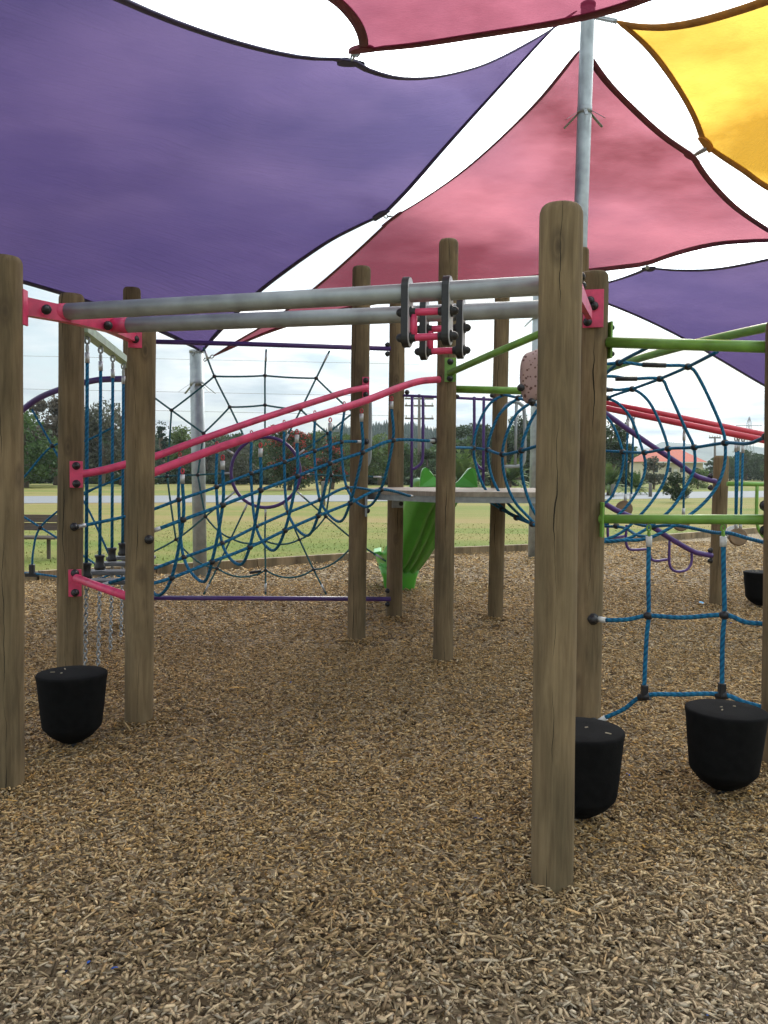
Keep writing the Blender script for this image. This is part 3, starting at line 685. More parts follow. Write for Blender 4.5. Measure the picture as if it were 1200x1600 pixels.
# arch with climbing net at far left
ar = thing('arch_net', 'purple curved bar with a loose blue climbing net at the far left', 'climbing net', (-4, 9, 0))
Ya = lambda u: Yl(u, -60, 8.6, 200, 8.0)
MB().tube(spline([at(u, v, Ya(u)) for u, v in [(-60, 800), (-20, 700), (12, 662), (36, 640), (61, 622), (92, 609), (131, 598), (160, 593), (204, 592)]], 6), .03, 12).build('arch_bar', PURP, ar)
A_ = lambda u, v: at(u, v, Ya(u))
for P in ([(50, 640), (82, 697), (108, 745), (140, 800), (172, 870)], [(0, 780), (38, 745), (82, 697), (130, 690), (176, 668)], [(-10, 780), (38, 808), (63, 824), (104, 850), (155, 885), (197, 905)],
          [(150, 762), (105, 788), (63, 824), (52, 860), (50, 893)], [(0, 895), (50, 896), (104, 903), (150, 905), (190, 890)], [(130, 770), (185, 748), (197, 738)]):
    MB().tube(spline([A_(*q) for q in P], 6), .0105, 7).build('net_rope', ROPE, ar)
for q in ((82, 697), (63, 824)): knot(A_(*q), ar, .025)
MB().box(A_(50, 890), (.05, .05, .11), None, .008).build('t_fitting', BLACK, ar)
MB().box(A_(50, 898), (.13, .05, .04), None, .008).build('t_fitting', BLACK, ar)

# ------------------------------------------------------------------ deck, rails, slide
dz = 1.335
FA = pp('F', z=dz); HA = pp('H', z=dz)
fr = [at(570, 768, 7.3), at(684, 771, 6.62), at(905, 771, 6.70)]
poly = [(fr[0].x, 7.3), (fr[1].x, 6.62), (fr[2].x, 6.70), (fr[2].x+.05, 8.45), (gu(598, 8.45, dz).x, 8.45)]
dk = thing('deck', 'raised timber deck on a grey steel frame between the centre poles', 'deck', (.6, 7.4, 0))
def prism(poly, z0, z1, name, m, parent, inset=0):
    cx = sum(p[0] for p in poly)/len(poly); cy = sum(p[1] for p in poly)/len(poly); b_ = MB(); n = len(poly)
    for z in (z0, z1):
        for x_, y_ in poly: b_.v.append(Vector((x_+(cx-x_)*inset, y_+(cy-y_)*inset, z)))
    b_.face(tuple(range(n-1, -1, -1))); b_.face(tuple(range(n, 2*n)))
    for j in range(n): b_.face((j, (j+1) % n, n+(j+1) % n, n+j))
    return b_.build(name, m, parent)
prism(poly, dz-.038, dz, 'deck_boards', DECK, dk)
prism(poly, dz-.088, dz-.040, 'steel_frame', STEELD, dk, .012)
q = at(621, 787, pp('G', 787).y-.1); MB().box(q, (.11, .03, .08), None, .003).build('frame_bracket', STEELD, dk); bolt(q+Vector((.035, -.015, 0)), (0, -1, 0), .016, dk)
q = at(574, 798, 7.15); MB().box(q+Vector((-.01, 0, .05)), (.02, .08, .2), None, .003).build('frame_bracket', STEELD, dk); bolt(q, (0, -1, 0), .018, dk)

rl = thing('deck_railing', 'purple barrier bars either side of the slide entrance on the deck', 'railing', tuple(gu(700, 8.35, dz)))
Q = lambda u, v: at(u, v, 8.3)
MB().tube([Q(630, 618), Q(700, 621), Q(776, 625)], .0135, 10).build('top_rail', PURP, rl)
for (uL, uS, s_) in ((644, 661, 1), (756, 741, -1)):
    MB().tube([Q(uL, 620), Q(uL-1, 762)], .015, 10).build('baluster', PURP, rl)
    MB().tube(spline([Q(uS, 620), Q(uS, 680), Q(uS-.5, 712), Q(uS-3*s_, 724), Q(uL+6*s_, 731), Q(uL, 733)], 6), .015, 10).build('baluster', PURP, rl)
for (u, v) in ((636, 613), (714, 620), (769, 618)): bolt(Q(u, v), (0, -1, 0), .018, rl)
def grab(label, P, Y, r=.016):
    o = MB().tube(spline([at(u, v, Y) for u, v in P], 6), r, 10).build('grab_rail', STEEL, None, at(*P[-1], Y)); return tag(o, label, 'grab rail', 'steel grab rails on the deck poles')
grab('straight steel grab rail beside the pole left of the deck', [(572, 625), (577, 627), (578.5, 634), (578.5, 700), (577, 720), (573, 727), (568, 727)], 7.5)
g = thing('grab_rail', 'looped steel grab rail on the pole right of the slide', 'grab rail', tuple(at(800, 729, 8.1)), 'steel grab rails on the deck poles')
MB().tube(spline([at(u, v, 8.1) for u, v in [(786, 640), (794, 631), (805, 628), (814, 632), (819, 643), (820, 700), (818, 722), (811, 728), (786, 729)]], 6), .017, 10).build('rail_loop', STEEL, g)
MB().tube([at(807, 629, 8.1), at(805, 728, 8.1)], .014, 10).build('middle_bar', STEEL, g)

sl = thing('slide', 'bright green moulded plastic slide dropping away behind the deck', 'slide', tuple(gr(622, 915)))
path = [(702, 8.5, 1.34), (699, 8.75, 1.33), (690, 9.0, 1.24), (676, 9.3, 1.04), (662, 9.65, .76), (647, 10.0, .50), (633, 10.35, .30), (624, 10.75, .21), (619, 11.1, .20)]
SP = spline([gu(u, Y, z) for u, Y, z in path], 5)
def slide_mesh():
    prof = []       # (across, up) closed section: bed with ridges below, flared sides
    top = [(-.30, .20), (-.27, .21), (-.235, .17), (-.20, .04), (-.12, .0), (.0, -.01), (.12, .0), (.20, .04), (.235, .17), (.27, .21), (.30, .20)]
    bot = [(.285, .12), (.25, .01), (.20, -.04), (.15, -.035), (.125, -.075), (.075, -.075), (.05, -.035), (.025, -.075), (-.025, -.075), (-.05, -.035), (-.075, -.075), (-.125, -.075), (-.15, -.035), (-.20, -.04), (-.25, .01), (-.285, .12)]
    sec = top+bot; n = len(sec); m = MB(); k = len(SP)
    for i, p in enumerate(SP):
        t_ = (SP[min(i+1, k-1)]-SP[max(i-1, 0)]).normalized(); x_ = t_.cross(Vector((0, 0, 1))).normalized(); z_ = x_.cross(t_)
        f = i/(k-1); wdt = 1+.05*math.sin(f*6); sg = min(1, max(.0, f*5-.3))
        for a, c in sec: m.v.append(p+x_*a*wdt*.95+z_*(c*(sg if c > 0 else 1.1)))
    for i in range(k-1):
        for j in range(n): m.face((i*n+j, (i+1)*n+j, (i+1)*n+(j+1) % n, i*n+(j+1) % n), True)
    m.face(tuple(range(n))); e_ = (k-1)*n; m.face(tuple(e_+j for j in range(n-1, -1, -1)))
    m.build('chute', SLIDE, sl)
slide_mesh()
for s_ in (-1, 1):       # entrance cheeks
    pr = [(-.02, 0), (-.02, .02)]; Yc = 8.55
    cx = gu(700 + s_*(-0), Yc, dz); m = MB()
    shape = [(.045, 0), (.05, .025), (.10, .06), (.145, .11), (.18, .16), (.205, .187), (.232, .198), (.258, .188), (.275, .155), (.288, .08), (.292, 0)]
    n = len(shape)
    for yy in (-.03, .03):
        for a, z in shape: m.v.append(Vector((cx.x+s_*a, Yc+yy*(1+2*(a > .2)), dz+.002+z)))
    f1, f2 = tuple(range(n)), tuple(range(2*n-1, n-1, -1))
    m.face(f1); m.face(f2)
    for j in range(n): m.face((j, n+j, n+(j+1) % n, (j+1) % n))
    m.build('entrance_cheek', SLIDE, sl)
m = MB(); q_ = gu(624, 10.6); fp = [(.19, 0), (.215, .14), (.27, .30)]
for k, (hw, z) in enumerate(fp):
    for a in range(24):
        th = 2*math.pi*a/24; c_, s_ = math.cos(th), math.sin(th); e_ = lambda x: math.copysign(abs(x)**.5, x)
        gv = 1-.05*(a % 4 == 0); m.v.append(q_+Vector((hw*e_(c_)*gv, .26*e_(s_)*gv*(hw/.22), z)))
for k in range(2):
    for a in range(24): m.face((k*24+a, k*24+(a+1) % 24, (k+1)*24+(a+1) % 24, (k+1)*24+a), True)
m.face(tuple(range(48, 72))); m.build('foot', SLIDE, sl)
m = MB().box(at(590, 862, 10.6), (.10, .5, .05), Matrix.Rotation(-.2, 3, 'Y'), .012).build('side_lip', SLIDE, sl)

# ------------------------------------------------------------------ green tubes on the right of centre
def tubething(name, label, cat, pts_, r, m, group=None):
    o = MB().tube(spline(pts_, 6) if len(pts_) > 2 else pts_, r, 14).build(name, m, None, pts_[0]); return tag(o, label, cat, group)
tg = thing('green_bar', 'lime green bar rising rightward from a green plate on the centre pole', 'bar', tuple(pp('H', 580)))
MB().tube([at(702, 583, 6.28), at(770, 553, 5.75), at(845, 521, 5.28), at(912, 488, 4.97)], .0245, 14).build('bar_tube', LIME, tg)
c_, n_ = front('H', 580); plate(tg, c_+Vector((.025, 0, 0)), n_, .085, .18, LIME, bolts=((-.0, .06), (-.0, -.065)), br=.018)
tubething('green_bar', 'short level lime green bar at head height between centre pole and nearest pole', 'bar', [at(706, 608, 6.5), at(905, 613, 6.3)], .028, LIME)
tg = thing('green_bar', 'upper level lime green bar at the right, above the rope tunnel', 'bar', tuple(pp('J', 530)))
MB().tube([at(950, 535, 4.85), at(1225, 543, 4.2)], .0305, 14).build('bar_tube', LIME, tg)
MB().box(at(951, 532, 4.9), (.012, .08, .21), Matrix.Rotation(.2, 3, 'Z'), .002).build('bracket_plate', LIME, tg)
for v in (512, 553): bolt(at(952, v, 4.9), (1, -.2, 0), .018, tg)
tubething('green_bar', 'lime green bar climbing to the right edge, behind the upper level bar', 'bar', [at(925, 585, 6.9), at(1000, 560, 6.0), at(1100, 533, 5.2), at(1230, 505, 4.4)], .0255, LIME)
lb = thing('ladder_net', 'blue rope ladder net hanging from a low green bar at the right', 'rope net', tuple(at(1070, 1085, 4.5)*1))
Yr = lambda u: Yl(u, 935, 4.82, 1215, 4.2)
U_ = lambda u, v: at(u, v, Yr(u))
MB().tube([U_(938, 811), U_(1216, 812)], .0265, 14).build('top_bar', LIME, lb)
MB().box(U_(940, 812), (.01, .08, .20), None, .002).build('bracket_plate', LIME, lb)
for v in (790, 829): bolt(U_(1196, v), (-.6, -1, 0), .021, lb)
for P in ([(1014, 842), (1013, 900), (1013.5, 962), (1010, 1000), (1006, 1086)], [(1130, 850), (1131, 905), (1132, 961), (1129, 1000), (1128, 1082)],
          [(946, 969), (980, 968), (1013, 962), (1065, 965), (1132, 961), (1165, 972), (1205, 975)], [(946, 1121), (975, 1108), (1006, 1087), (1065, 1085), (1128, 1085), (1165, 1098), (1208, 1109)]):
    MB().tube(spline([U_(*q) for q in P], 6), .0125, 10).build('net_rope', ROPE, lb)
for u, v in ((1014, 820), (1130, 820)):
    MB().chain(U_(u, v), U_(u, v+20), .035, .006).build('hanger_chain', LIME, lb); MB().tube([U_(u, v+18), U_(u, v+34)], .018, 10).build('ferrule', WHITEP, lb)
for u, v in ((1013, 962), (1132, 961)): knot(U_(u, v), lb, .026)
for u, v in ((1007, 1080), (1128, 1078)):
    MB().box(U_(u, v), (.035, .04, .075), None, .006).build('t_fitting', BLACK, lb); MB().tube([U_(u-9, v+10), U_(u+9, v+8)], .021, 10).build('t_fitting', BLACK, lb)
for u, v, du in ((925, 966, 20), (925, 1128, 18)):
    bolt(U_(u, v)-Vector((0, .02, 0)), (-.1, -1, 0), .026, lb); MB().tube([U_(u+2, v), U_(u+8, v+(0 if v < 1000 else -1))], .010, 8).build('eye_bolt', STEELD, lb)
    MB().tube([U_(u+8, v+1), U_(u+22, v+(3 if v < 1000 else -7))], .0165, 10).build('ferrule', WHITEP, lb)

# ------------------------------------------------------------------ rope tunnel
tn = thing('rope_tunnel', 'tunnel of blue rope hoops running behind the two right-hand poles', 'rope tunnel', (1.4, 6.5, 0))
rings = [
 (7.35, [(784, 619), (762, 635), (746, 667), (740, 700), (746, 735), (760, 767), (784, 792), (807, 807), (850, 822), (900, 812), (948, 784), (963, 760), (972, 733), (973, 706), (960, 669), (944, 648), (915, 628), (880, 612), (830, 608)]),
 (6.95, [(807, 624), (782, 645), (769, 672), (762, 702), (767, 740), (782, 772), (807, 800), (832, 819), (880, 838), (930, 828), (971, 800), (997, 765), (1008, 733), (1005, 707), (987, 656), (968, 632), (950, 622), (925, 606), (870, 603), (830, 612)]),
 (6.55, [(830, 629), (807, 647), (792, 677), (785, 710), (789, 747), (802, 780), (820, 802), (850, 828), (900, 845), (960, 838), (1004, 801), (1032, 763), (1043, 733), (1044, 701), (1029, 656), (1011, 624), (988, 608), (960, 609), (900, 600), (860, 610)]),
 (6.15, [(845, 635), (822, 675), (815, 705), (817, 750), (836, 802), (870, 835), (930, 846), (985, 840), (1043, 801), (1072, 760), (1085, 731), (1084, 699), (1072, 672), (1045, 613), (1031, 592), (985, 592), (950, 588), (900, 595)]),
 (5.75, [(856, 630), (848, 700), (850, 760), (880, 815), (925, 843), (972, 844), (1019, 839), (1080, 803), (1115, 768), (1131, 731), (1133, 692), (1125, 661), (1093, 592), (1075, 573), (1040, 571), (1004, 570), (967, 567), (905, 580)])]
Yt = [r_[0] for r_ in rings]
for Y, P in rings: MB().tube(spline([at(u, v, Y) for u, v in P], 5, True), .0115, 8, True).build('hoop_rope', ROPE, tn)
longs = [[(766, 609, 7.7), (786, 616, 7.35), (810, 622, 6.95), (832, 630, 6.55), (850, 640, 6.1)],
 [(700, 699, 6.4), (739, 700, 7.35), (762, 703, 6.95), (785, 710, 6.55), (815, 704, 6.15), (845, 695, 5.75)],
 [(761, 782, 7.7), (784, 796, 7.35), (807, 809, 6.95), (832, 819, 6.55), (870, 835, 6.15), (925, 843, 5.75)],
 [(935, 704, 7.7), (973, 706, 7.35), (1007, 707, 6.95), (1044, 701, 6.55), (1085, 699, 6.15), (1133, 692, 5.75), (1168, 693, 5.2), (1198, 682, 4.7)],
 [(930, 640, 7.4), (950, 622, 6.95), (988, 608, 6.55), (1031, 592, 6.15), (1075, 573, 5.75), (1120, 550, 4.9)],
 [(940, 590, 6.2), (967, 567, 5.75), (1012, 543, 4.9)],
 [(930, 806, 7.5), (971, 812, 6.95), (1010, 822, 6.5), (1056, 821, 5.9), (1115, 832, 5.3), (1140, 833, 5.0), (1168, 841, 4.8), (1205, 850, 4.5)],
 [(925, 822, 7.2), (972, 824, 6.8), (995, 836, 6.15), (1019, 839, 5.75)]]
for P in longs: MB().tube(spline([at(*q) for q in P], 6), .0115, 8).build('tunnel_rope', ROPE, tn)
for q in [(786, 616, 7.35), (810, 622, 6.95), (832, 630, 6.55), (739, 700, 7.35), (762, 703, 6.95), (785, 710, 6.55), (815, 704, 6.15), (784, 796, 7.35), (807, 809, 6.95), (832, 819, 6.55),
          (973, 706, 7.35), (1007, 707, 6.95), (1044, 701, 6.55), (1085, 699, 6.15), (1133, 692, 5.75), (950, 622, 6.95), (988, 608, 6.55), (1031, 592, 6.15), (1075, 573, 5.75), (967, 567, 5.75), (1198, 682, 4.72), (963, 822, 6.9), (1021, 823, 6.4)]:
    knot(at(*q), tn, .026)
for a, c in (((1004, 570, 5.74), (1040, 571, 5.74)), ((962, 592, 6.14), (995, 592, 6.14)), ((943, 610, 6.54), (957, 609, 6.54))):
    MB().tube([at(*a), at(*c)], .0165, 10).build('rope_sleeve', BLACK, tn)

# speckled pink moulded climbing pad
sm, t, b = nodes_mat('speckled_pink'); L = t.links
co = N('ShaderNodeTexCoord', t); v1 = N('ShaderNodeTexVoronoi', t); v1.inputs['Scale'].default_value = 34; L.new(co.outputs['Object'], v1.inputs['Vector'])
nn = N('ShaderNodeTexNoise', t); nn.inputs['Scale'].default_value = 18; L.new(co.outputs['Object'], nn.inputs['Vector'])
mt = N('ShaderNodeMath', t, operation='MULTIPLY_ADD'); L.new(nn.outputs[0], mt.inputs[0]); mt.inputs[1].default_value = -.55; mt.inputs[2].default_value = .55
lt = N('ShaderNodeMath', t, operation='LESS_THAN'); L.new(v1.outputs[0], lt.inputs[0]); L.new(mt.outputs[0], lt.inputs[1])
mx = N('ShaderNodeMix', t, data_type='RGBA'); L.new(lt.outputs[0], mx.inputs[0]); mx.inputs[6].default_value = (.46, .31, .29, 1); mx.inputs[7].default_value = (.15, .07, .06, 1)
L.new(mx.outputs[2], b.inputs['Base Color']); b.inputs['Roughness'].default_value = .7
pd = thing('climbing_hold', 'speckled pink moulded pad hanging left of the nearest pole', 'climbing hold', tuple(at(833, 620, 6.0)))
import bmesh
bm = bmesh.new(); bmesh.ops.create_icosphere(bm, subdivisions=4, radius=1)
for v in bm.verts:
    c = v.co; k = (abs(c.x)**3+abs(c.z)**3+abs(c.y)**3)**(1/3); c = c/k if k else c
    v.co = Vector((c.x*.082*(1+.12*math.sin(c.z*2+1)), c.y*.06*(1+.1*math.sin(c.x*3)), c.z*.185+.012*math.sin(c.x*4)))
MB().addbm(bm, at(832, 588, 6.0), Matrix.Rotation(.06, 3, 'Y'), True).build('pad', sm, pd)
for u, v in ((814, 606), (831, 628)): bolt(at(u, v, 5.95), (-.3, -1, 0), .02, pd)

# ------------------------------------------------------------------ rubber pods
def pod(label, u, Y, rot=0, tiltx=0, tilty=0):
    base = gu(u, Y); o = thing('rubber_pod', label, 'stepping pod', tuple(base), 'black rubber stepping pods')
    prof = [(.014, .022), (.055, .034), (.112, .072), (.150, .115), (.154, .128), (.168, .26), (.178, .365), (.1835, .392), (.181, .401), (.172, .405), (.10, .406), (.002, .406)]
    m = MB().lathe([(r_*1.0, z_) for r_, z_ in prof], base, 40, Vector((tiltx, tilty, 1)))
    bd = m.build('pod_body', RUBBER, o)
    MB().tube([base+Vector((0, 0, -.05)), base+Vector((0, 0, .05))], .022, 12).build('stem', BLACK, o)
    m = MB()                                 # a few chips kicked up on to the top
    for k in range(3):
        a = random.uniform(0, 6.28); rr_ = random.uniform(.02, .15)
        m.box(base+Vector((rr_*math.cos(a)+tiltx*.4, rr_*math.sin(a)+tilty*.4, .4075-tiltx*rr_*math.cos(a)-tilty*rr_*math.sin(a))), (random.uniform(.012, .028), .006, .003), Matrix.Rotation(random.uniform(0, 3), 3, 'Z'))
    tag(m.build('loose_chips', mat('pale_chip', (.30, .25, .17), .9, noise=(30, .3))), 'few pale wood chips lying on top of the '+label.split(',')[0], 'wood chips', None, 'stuff')
pod('black rubber pod at the left, between the first two left poles', 113, 4.42, 0, 0, .015)
pod('black rubber pod half hidden behind the nearest wooden pole', 906, 3.52, 0, -.01, 0)
pod('black rubber pod standing free at the right under the blue rope ladder', 1129, 3.84, 0, .015, .0)
pod('small distant black rubber pod at the right edge of the frame', 1187, 9.3)

# ------------------------------------------------------------------ far right play equipment
db = thing('swing_bars', 'pair of red sloping overhead bars running to the right edge behind the tunnel', 'bar', (4, 9.3, 0))
for dv, Y0, Y1 in ((0, 9.3, 8.4), (8, 9.0, 8.1)):
    MB().tube([at(905, 622+dv*.9, Y0), at(1060, 652+dv*1.1, (Y0+Y1)/2), at(1215, 684+dv, Y1)], .032, 12).build('overhead_bar', RED2, db)
def disc(label, ropes, uc, vc, r, Y, m, front_=True):
    o = thing('disc_swing', label, 'disc swing', tuple(gu(uc, Y)), 'disc swings under the red bars')
    c = at(uc, vc, Y)
    for u, vt in ropes:
        MB().tube([at(u, vt+15, Y), at(u-(4 if len(ropes) > 1 else 1), vc-r*.9, Y)], .0115, 8).build('rope', ROPE, o)
        MB().chain(at(u, vt, Y), at(u, vt+15, Y), .045, .007).build('shackle', STEELD, o); ferrule(at(u, vt+12, Y), (0, 0, -1), o, .08, .016)
        MB().tube([at(u-(4 if len(ropes) > 1 else 1), vc-r-10, Y), at(u-(4 if len(ropes) > 1 else 1), vc-r+2, Y)], .017, 8).build('socket', ALU, o)
    rr_ = r/1305*Y
    MB().lathe([(rr_*.9, -.03), (rr_, -.02), (rr_, .02), (rr_*.9, .03)], c, 24, (-.1, -1, .15)).build('disc', m, o)
disc('brown disc swing on two ropes just right of the second right-hand pole', [(981, 645), (990, 649)], 975, 795, 13, 9.1, DISCW)
disc('brown disc swing on one rope, partly hidden by the low green bar', [(1069, 664)], 1064, 817, 13, 8.6, DISCW)
disc('brown disc swing on two ropes hanging in front of the short right pole', [(1154, 680), (1161, 683)], 1153, 839, 14, 8.3, DISCW)
disc('white disc swing hanging behind the rightmost brown one', [(1150, 682)], 1146, 833, 12, 8.7, WHITEP)

stz = thing('stair_rails', 'two purple sloping rails with small loop steps ending at the short right pole', 'ladder', (3.4, 8.9, 0))
Ys = lambda u: Yl(u, 930, 8.4, 1120, 9.0)
S_ = lambda u, v: at(u, v, Ys(u))
MB().tube(spline([S_(930, 634), S_(960, 656), (S_(1010, 691)), S_(1060, 724), S_(1085, 742), S_(1100, 748), S_(1118, 752)], 5), .028, 12).build('side_rail', PURP, stz)
MB().tube(spline([S_(925, 772), S_(960, 796), S_(1010, 818), S_(1050, 843), S_(1082, 861), S_(1095, 865), S_(1112, 868)], 5), .028, 12).build('side_rail', PURP, stz)
for P in ([(950, 812), (950, 838), (957, 840), (975, 838)], [(979, 820), (978, 845), (981, 856), (988, 859), (1012, 858)], [(1013, 838), (1015, 866), (1022, 876), (1043, 874)], [(1046, 845), (1046, 880), (1052, 891), (1062, 893), (1073, 890), (1080, 880), (1081, 862)]):
    MB().tube(spline([S_(*q) for q in P], 5), .014, 10).build('loop_step', PURP, stz)
for v in (744, 762, 860, 876): bolt(S_(1111, v), (-1, -.3, 0), .024, stz)
gf = thing('green_railing', 'thin lime green rail frame at the right edge beyond the short pole', 'railing', tuple(gu(1180, 9)))
G_ = lambda u, v: at(u, v, 9.0)
MB().tube([G_(1136, 756), G_(1230, 757)], .024, 12).build('top_rail', LIME, gf)
MB().tube(spline([G_(1183, 758), G_(1182, 800), G_(1183, 818), G_(1188, 832), G_(1202, 848)], 5), .018, 10).build('upright', LIME, gf)
MB().tube([at(1196, 740, 4.4), at(1199, 1000, 4.4)], .004, 6)

o = MB().lathe([(.02, 0), (.033, .002), (.033, .018), (.028, .022)], gr(1096, 947)+Vector((0, 0, .02)), 16, (.2, -.5, 1)).build('plastic_lid', BLUEL, None, gr(1096, 947)); tag(o, 'small bright blue plastic lid lying on the bark near the short right pole', 'lid')

# ------------------------------------------------------------------ sail poles
def fins(c, ax, r, parent, n=6):
    for k in range(n):
        a = 2*math.pi*k/n+.4; d = Vector((math.cos(a), math.sin(a), 0)); p0 = c+d*r; L_ = .20
        m = MB(); q = (d*.8-Vector((0, 0, .6))).normalized(); x_ = q.cross(Vector((0, 0, 1))).normalized(); rot = Matrix((x_, q, x_.cross(q))).transposed()
        m.box(p0+q*L_/2, (.035, L_, .004), rot); m.build('strap_end', STEELD, parent)
def spole(label, base, top, r, vfin):
    o = thing('sail_pole', label, 'pole', tuple(base), 'galvanised poles holding the shade sails')
    MB().tube([base-Vector((0, 0, .2)), base.lerp(top, .5), top], r, 24).build('shaft', STEEL, o)
    MB().tube([top-(top-base).normalized()*.02, top+(top-base).normalized()*.015], r*1.06, 24).build('cap', STEELD, o)
    lo_, hi = 0., 1.
    for _ in range(40):
        m_ = (lo_+hi)/2
        if proj(base.lerp(top, m_))[1] > vfin: lo_ = m_
        else: hi = m_
    c = base.lerp(top, lo_); ax = (top-base).normalized()
    MB().tube([c-ax*.03, c+ax*.05], r*1.05, 24).build('clamp_band', STEELD, o)
    fins(c, ax, r, o); return o
S1b, S1t = gu(887, 9.2), at(919, 8, 9.2)
spole('tall galvanised sail pole rising above the nearest wooden pole', S1b, S1t, .076, 175)
spole('grey galvanised sail pole standing behind the web net at left', gu(313, 11.6), at(307, 549, 11.6), .094, 600)
spole('grey galvanised sail pole just left of the nearest wooden pole', gu(834, 14.4), at(842, 455, 14.4), .10, 497)

# ------------------------------------------------------------------ shade sails
def resample(P, n):
    d = [0]
    for i in range(1, len(P)): d.append(d[-1]+(P[i]-P[i-1]).length)
    res = []; j = 0
    for k in range(n+1):
        t_ = d[-1]*k/n
        while j < len(P)-2 and d[j+1] < t_: j += 1
        s_ = (t_-d[j])/max(1e-9, d[j+1]-d[j]); res.append(P[j].lerp(P[j+1], min(1, s_)))
    return res
def curve(*segs):
    """each seg: list of (u,v,Y) or Vector; cusps between segs"""
    out_ = []
    for s_ in segs:
        P = spline([q if isinstance(q, Vector) else at(*q) for q in s_], 8); out_ += P if not out_ else P[1:]
    return out_
def sail(label, m, hem, c0, c1, d0, d1, hemw=.07, patches=(), n=44, hems=(1, 1, 1, 1), sagc=0.0, chains=()):
    """c0: (0,0)->(1,0); c1: (0,1)->(1,1); d0: (0,0)->(0,1); d1: (1,0)->(1,1)"""
    c0, c1, d0, d1 = [resample(x, n) for x in (c0, c1, d0, d1)]
    G = [[None]*(n+1) for _ in range(n+1)]
    for i in range(n+1):
        u = i/n
        for j in range(n+1):
            v = j/n
            p = (1-v)*c0[i]+v*c1[i]+(1-u)*d0[j]+u*d1[j]-((1-u)*(1-v)*c0[0]+u*(1-v)*c0[-1]+(1-u)*v*c1[0]+u*v*c1[-1])
            p = p+Vector((0, 0, -sagc*16*u*(1-u)*v*(1-v)))
            G[i][j] = p
    loc = c0[0].copy(); o = thing('shade_sail', label, 'shade sail', tuple(loc), 'shade sails over the playground')
    b_ = MB(); sc_ = max((c0[-1]-c0[0]).length, 1)/8
    for i in range(n+1):
        for j in range(n+1): b_.v.append(G[i][j])
    for i in range(n):
        for j in range(n):
            a = i*(n+1)+j; b_.face((a, a+n+1, a+n+2, a+1), True, [(i/n*4, j/n*4), ((i+1)/n*4, j/n*4), ((i+1)/n*4, (j+1)/n*4), (i/n*4, (j+1)/n*4)])
    b_.build('canopy', m, o)
    edges = [([G[i][0] for i in range(n+1)], [G[i][3] for i in range(n+1)]), ([G[i][n] for i in range(n+1)], [G[i][n-3] for i in range(n+1)]),
             ([G[0][j] for j in range(n+1)], [G[3][j] for j in range(n+1)]), ([G[n][j] for j in range(n+1)], [G[n-3][j] for j in range(n+1)])]
    for k, (E, I) in enumerate(edges):
        if not hems[k] or (E[0]-E[-1]).length < .2: continue
        h = MB(); cnt = len(E)
        for i in range(cnt):
            tdir = (E[min(i+1, cnt-1)]-E[max(i-1, 0)]).normalized(); ins = I[i]-E[i]; ins = ins-tdir*ins.dot(tdir); ins = ins.normalized() if ins.length > 1e-5 else Vector((0, 0, 1))
            wv = min(hemw, hemw*6*min(i+.5, cnt-i-.5)/cnt*3); nrm_ = tdir.cross(ins).normalized()*.007
            for q in (-ins*.012+nrm_, ins*wv+nrm_, ins*wv-nrm_, -ins*.012-nrm_): h.v.append(E[i]+q)
        for i in range(cnt-1):
            for j in range(4): h.face((i*4+j, (i+1)*4+j, (i+1)*4+(j+1) % 4, i*4+(j+1) % 4), True)
        h.build('hem', hem, o)
    for (k, u, rr_) in patches:       # reinforcing patches
        rr_ *= .8
        E, I = edges[k]; i = min(range(len(E)), key=lambda q: abs(proj(E[q])[0]-u[0])+abs(proj(E[q])[1]-u[1]))
        ins = (I[i]-E[i]).normalized(); td = (E[min(i+2, len(E)-1)]-E[max(0, i-2)]).normalized(); nn_ = td.cross(ins).normalized()
        h = MB(); c = E[i]
        for s_ in (-.012, .012):
            h.v.append(c+nn_*s_-ins*.01)
            for q in range(13): a = math.pi*q/12; h.v.append(c+nn_*s_+td*math.cos(a)*rr_*.95+ins*math.sin(a)*rr_*1.0)
        for q in range(12): h.face((0, q+1, q+2)); h.face((14, 14+q+2, 14+q+1)); h.face((q+1, 15+q, 16+q, q+2))
        h.build('corner_patch', hem, o)
    for a, c in chains: MB().chain(at(*a), at(*c), .07, .008).build('link_chain', STEELD, o)
    return o

# big purple sail: low corner on left pole, high corner on the tall pole
C_ = Vector((-2.1, 1.4, 3.2)); D_ = Vector((-7.6, 6.4, 4.5))
AB = curve([(316, 549, 11.45), (345, 517, 11.3), (405, 457, 11.0), (500, 387, 10.5), (560, 354, 10.2), (600, 336, 10.0)],
           [(600, 336, 10.0), (640, 295, 9.9), (700, 226, 9.8), (780, 137, 9.6), (865, 44, 9.3), (900, 18, 9.2)])
BC = curve([(900, 18, 9.2), (865, 44, 8.9), (780, 92, 8.2), (700, 117, 7.4), (630, 122, 6.7), (575, 108, 6.2), (549, 92, 6.0)],
           [(549, 92, 6.0), (480, 90, 5.7), (400, 74, 5.3), (300, 43, 4.8), (195, 0, 4.3), (60, -70, 3.6), C_])
AD = curve([(316, 549, 11.45), (240, 514, 10.9), (140, 474, 10.2), (33, 441, 9.5), (-150, 390, 8.4), D_])
DC = curve([D_, Vector((-5.6, 4.6, 4.0)), Vector((-3.8, 2.9, 3.55)), C_])
sail('huge purple shade sail filling the upper left of the frame', SPURP, HEMP, AD, BC, AB, DC, .045, patches=((1, (549, 92), .16), (2, (602, 336), .14)), n=50, sagc=-.3, chains=(((549, 90, 5.95), (566, 78, 5.75)), ((600, 338, 10.0), (612, 338, 10.1)), ((312, 547, 11.4), (300, 553, 11.5))))
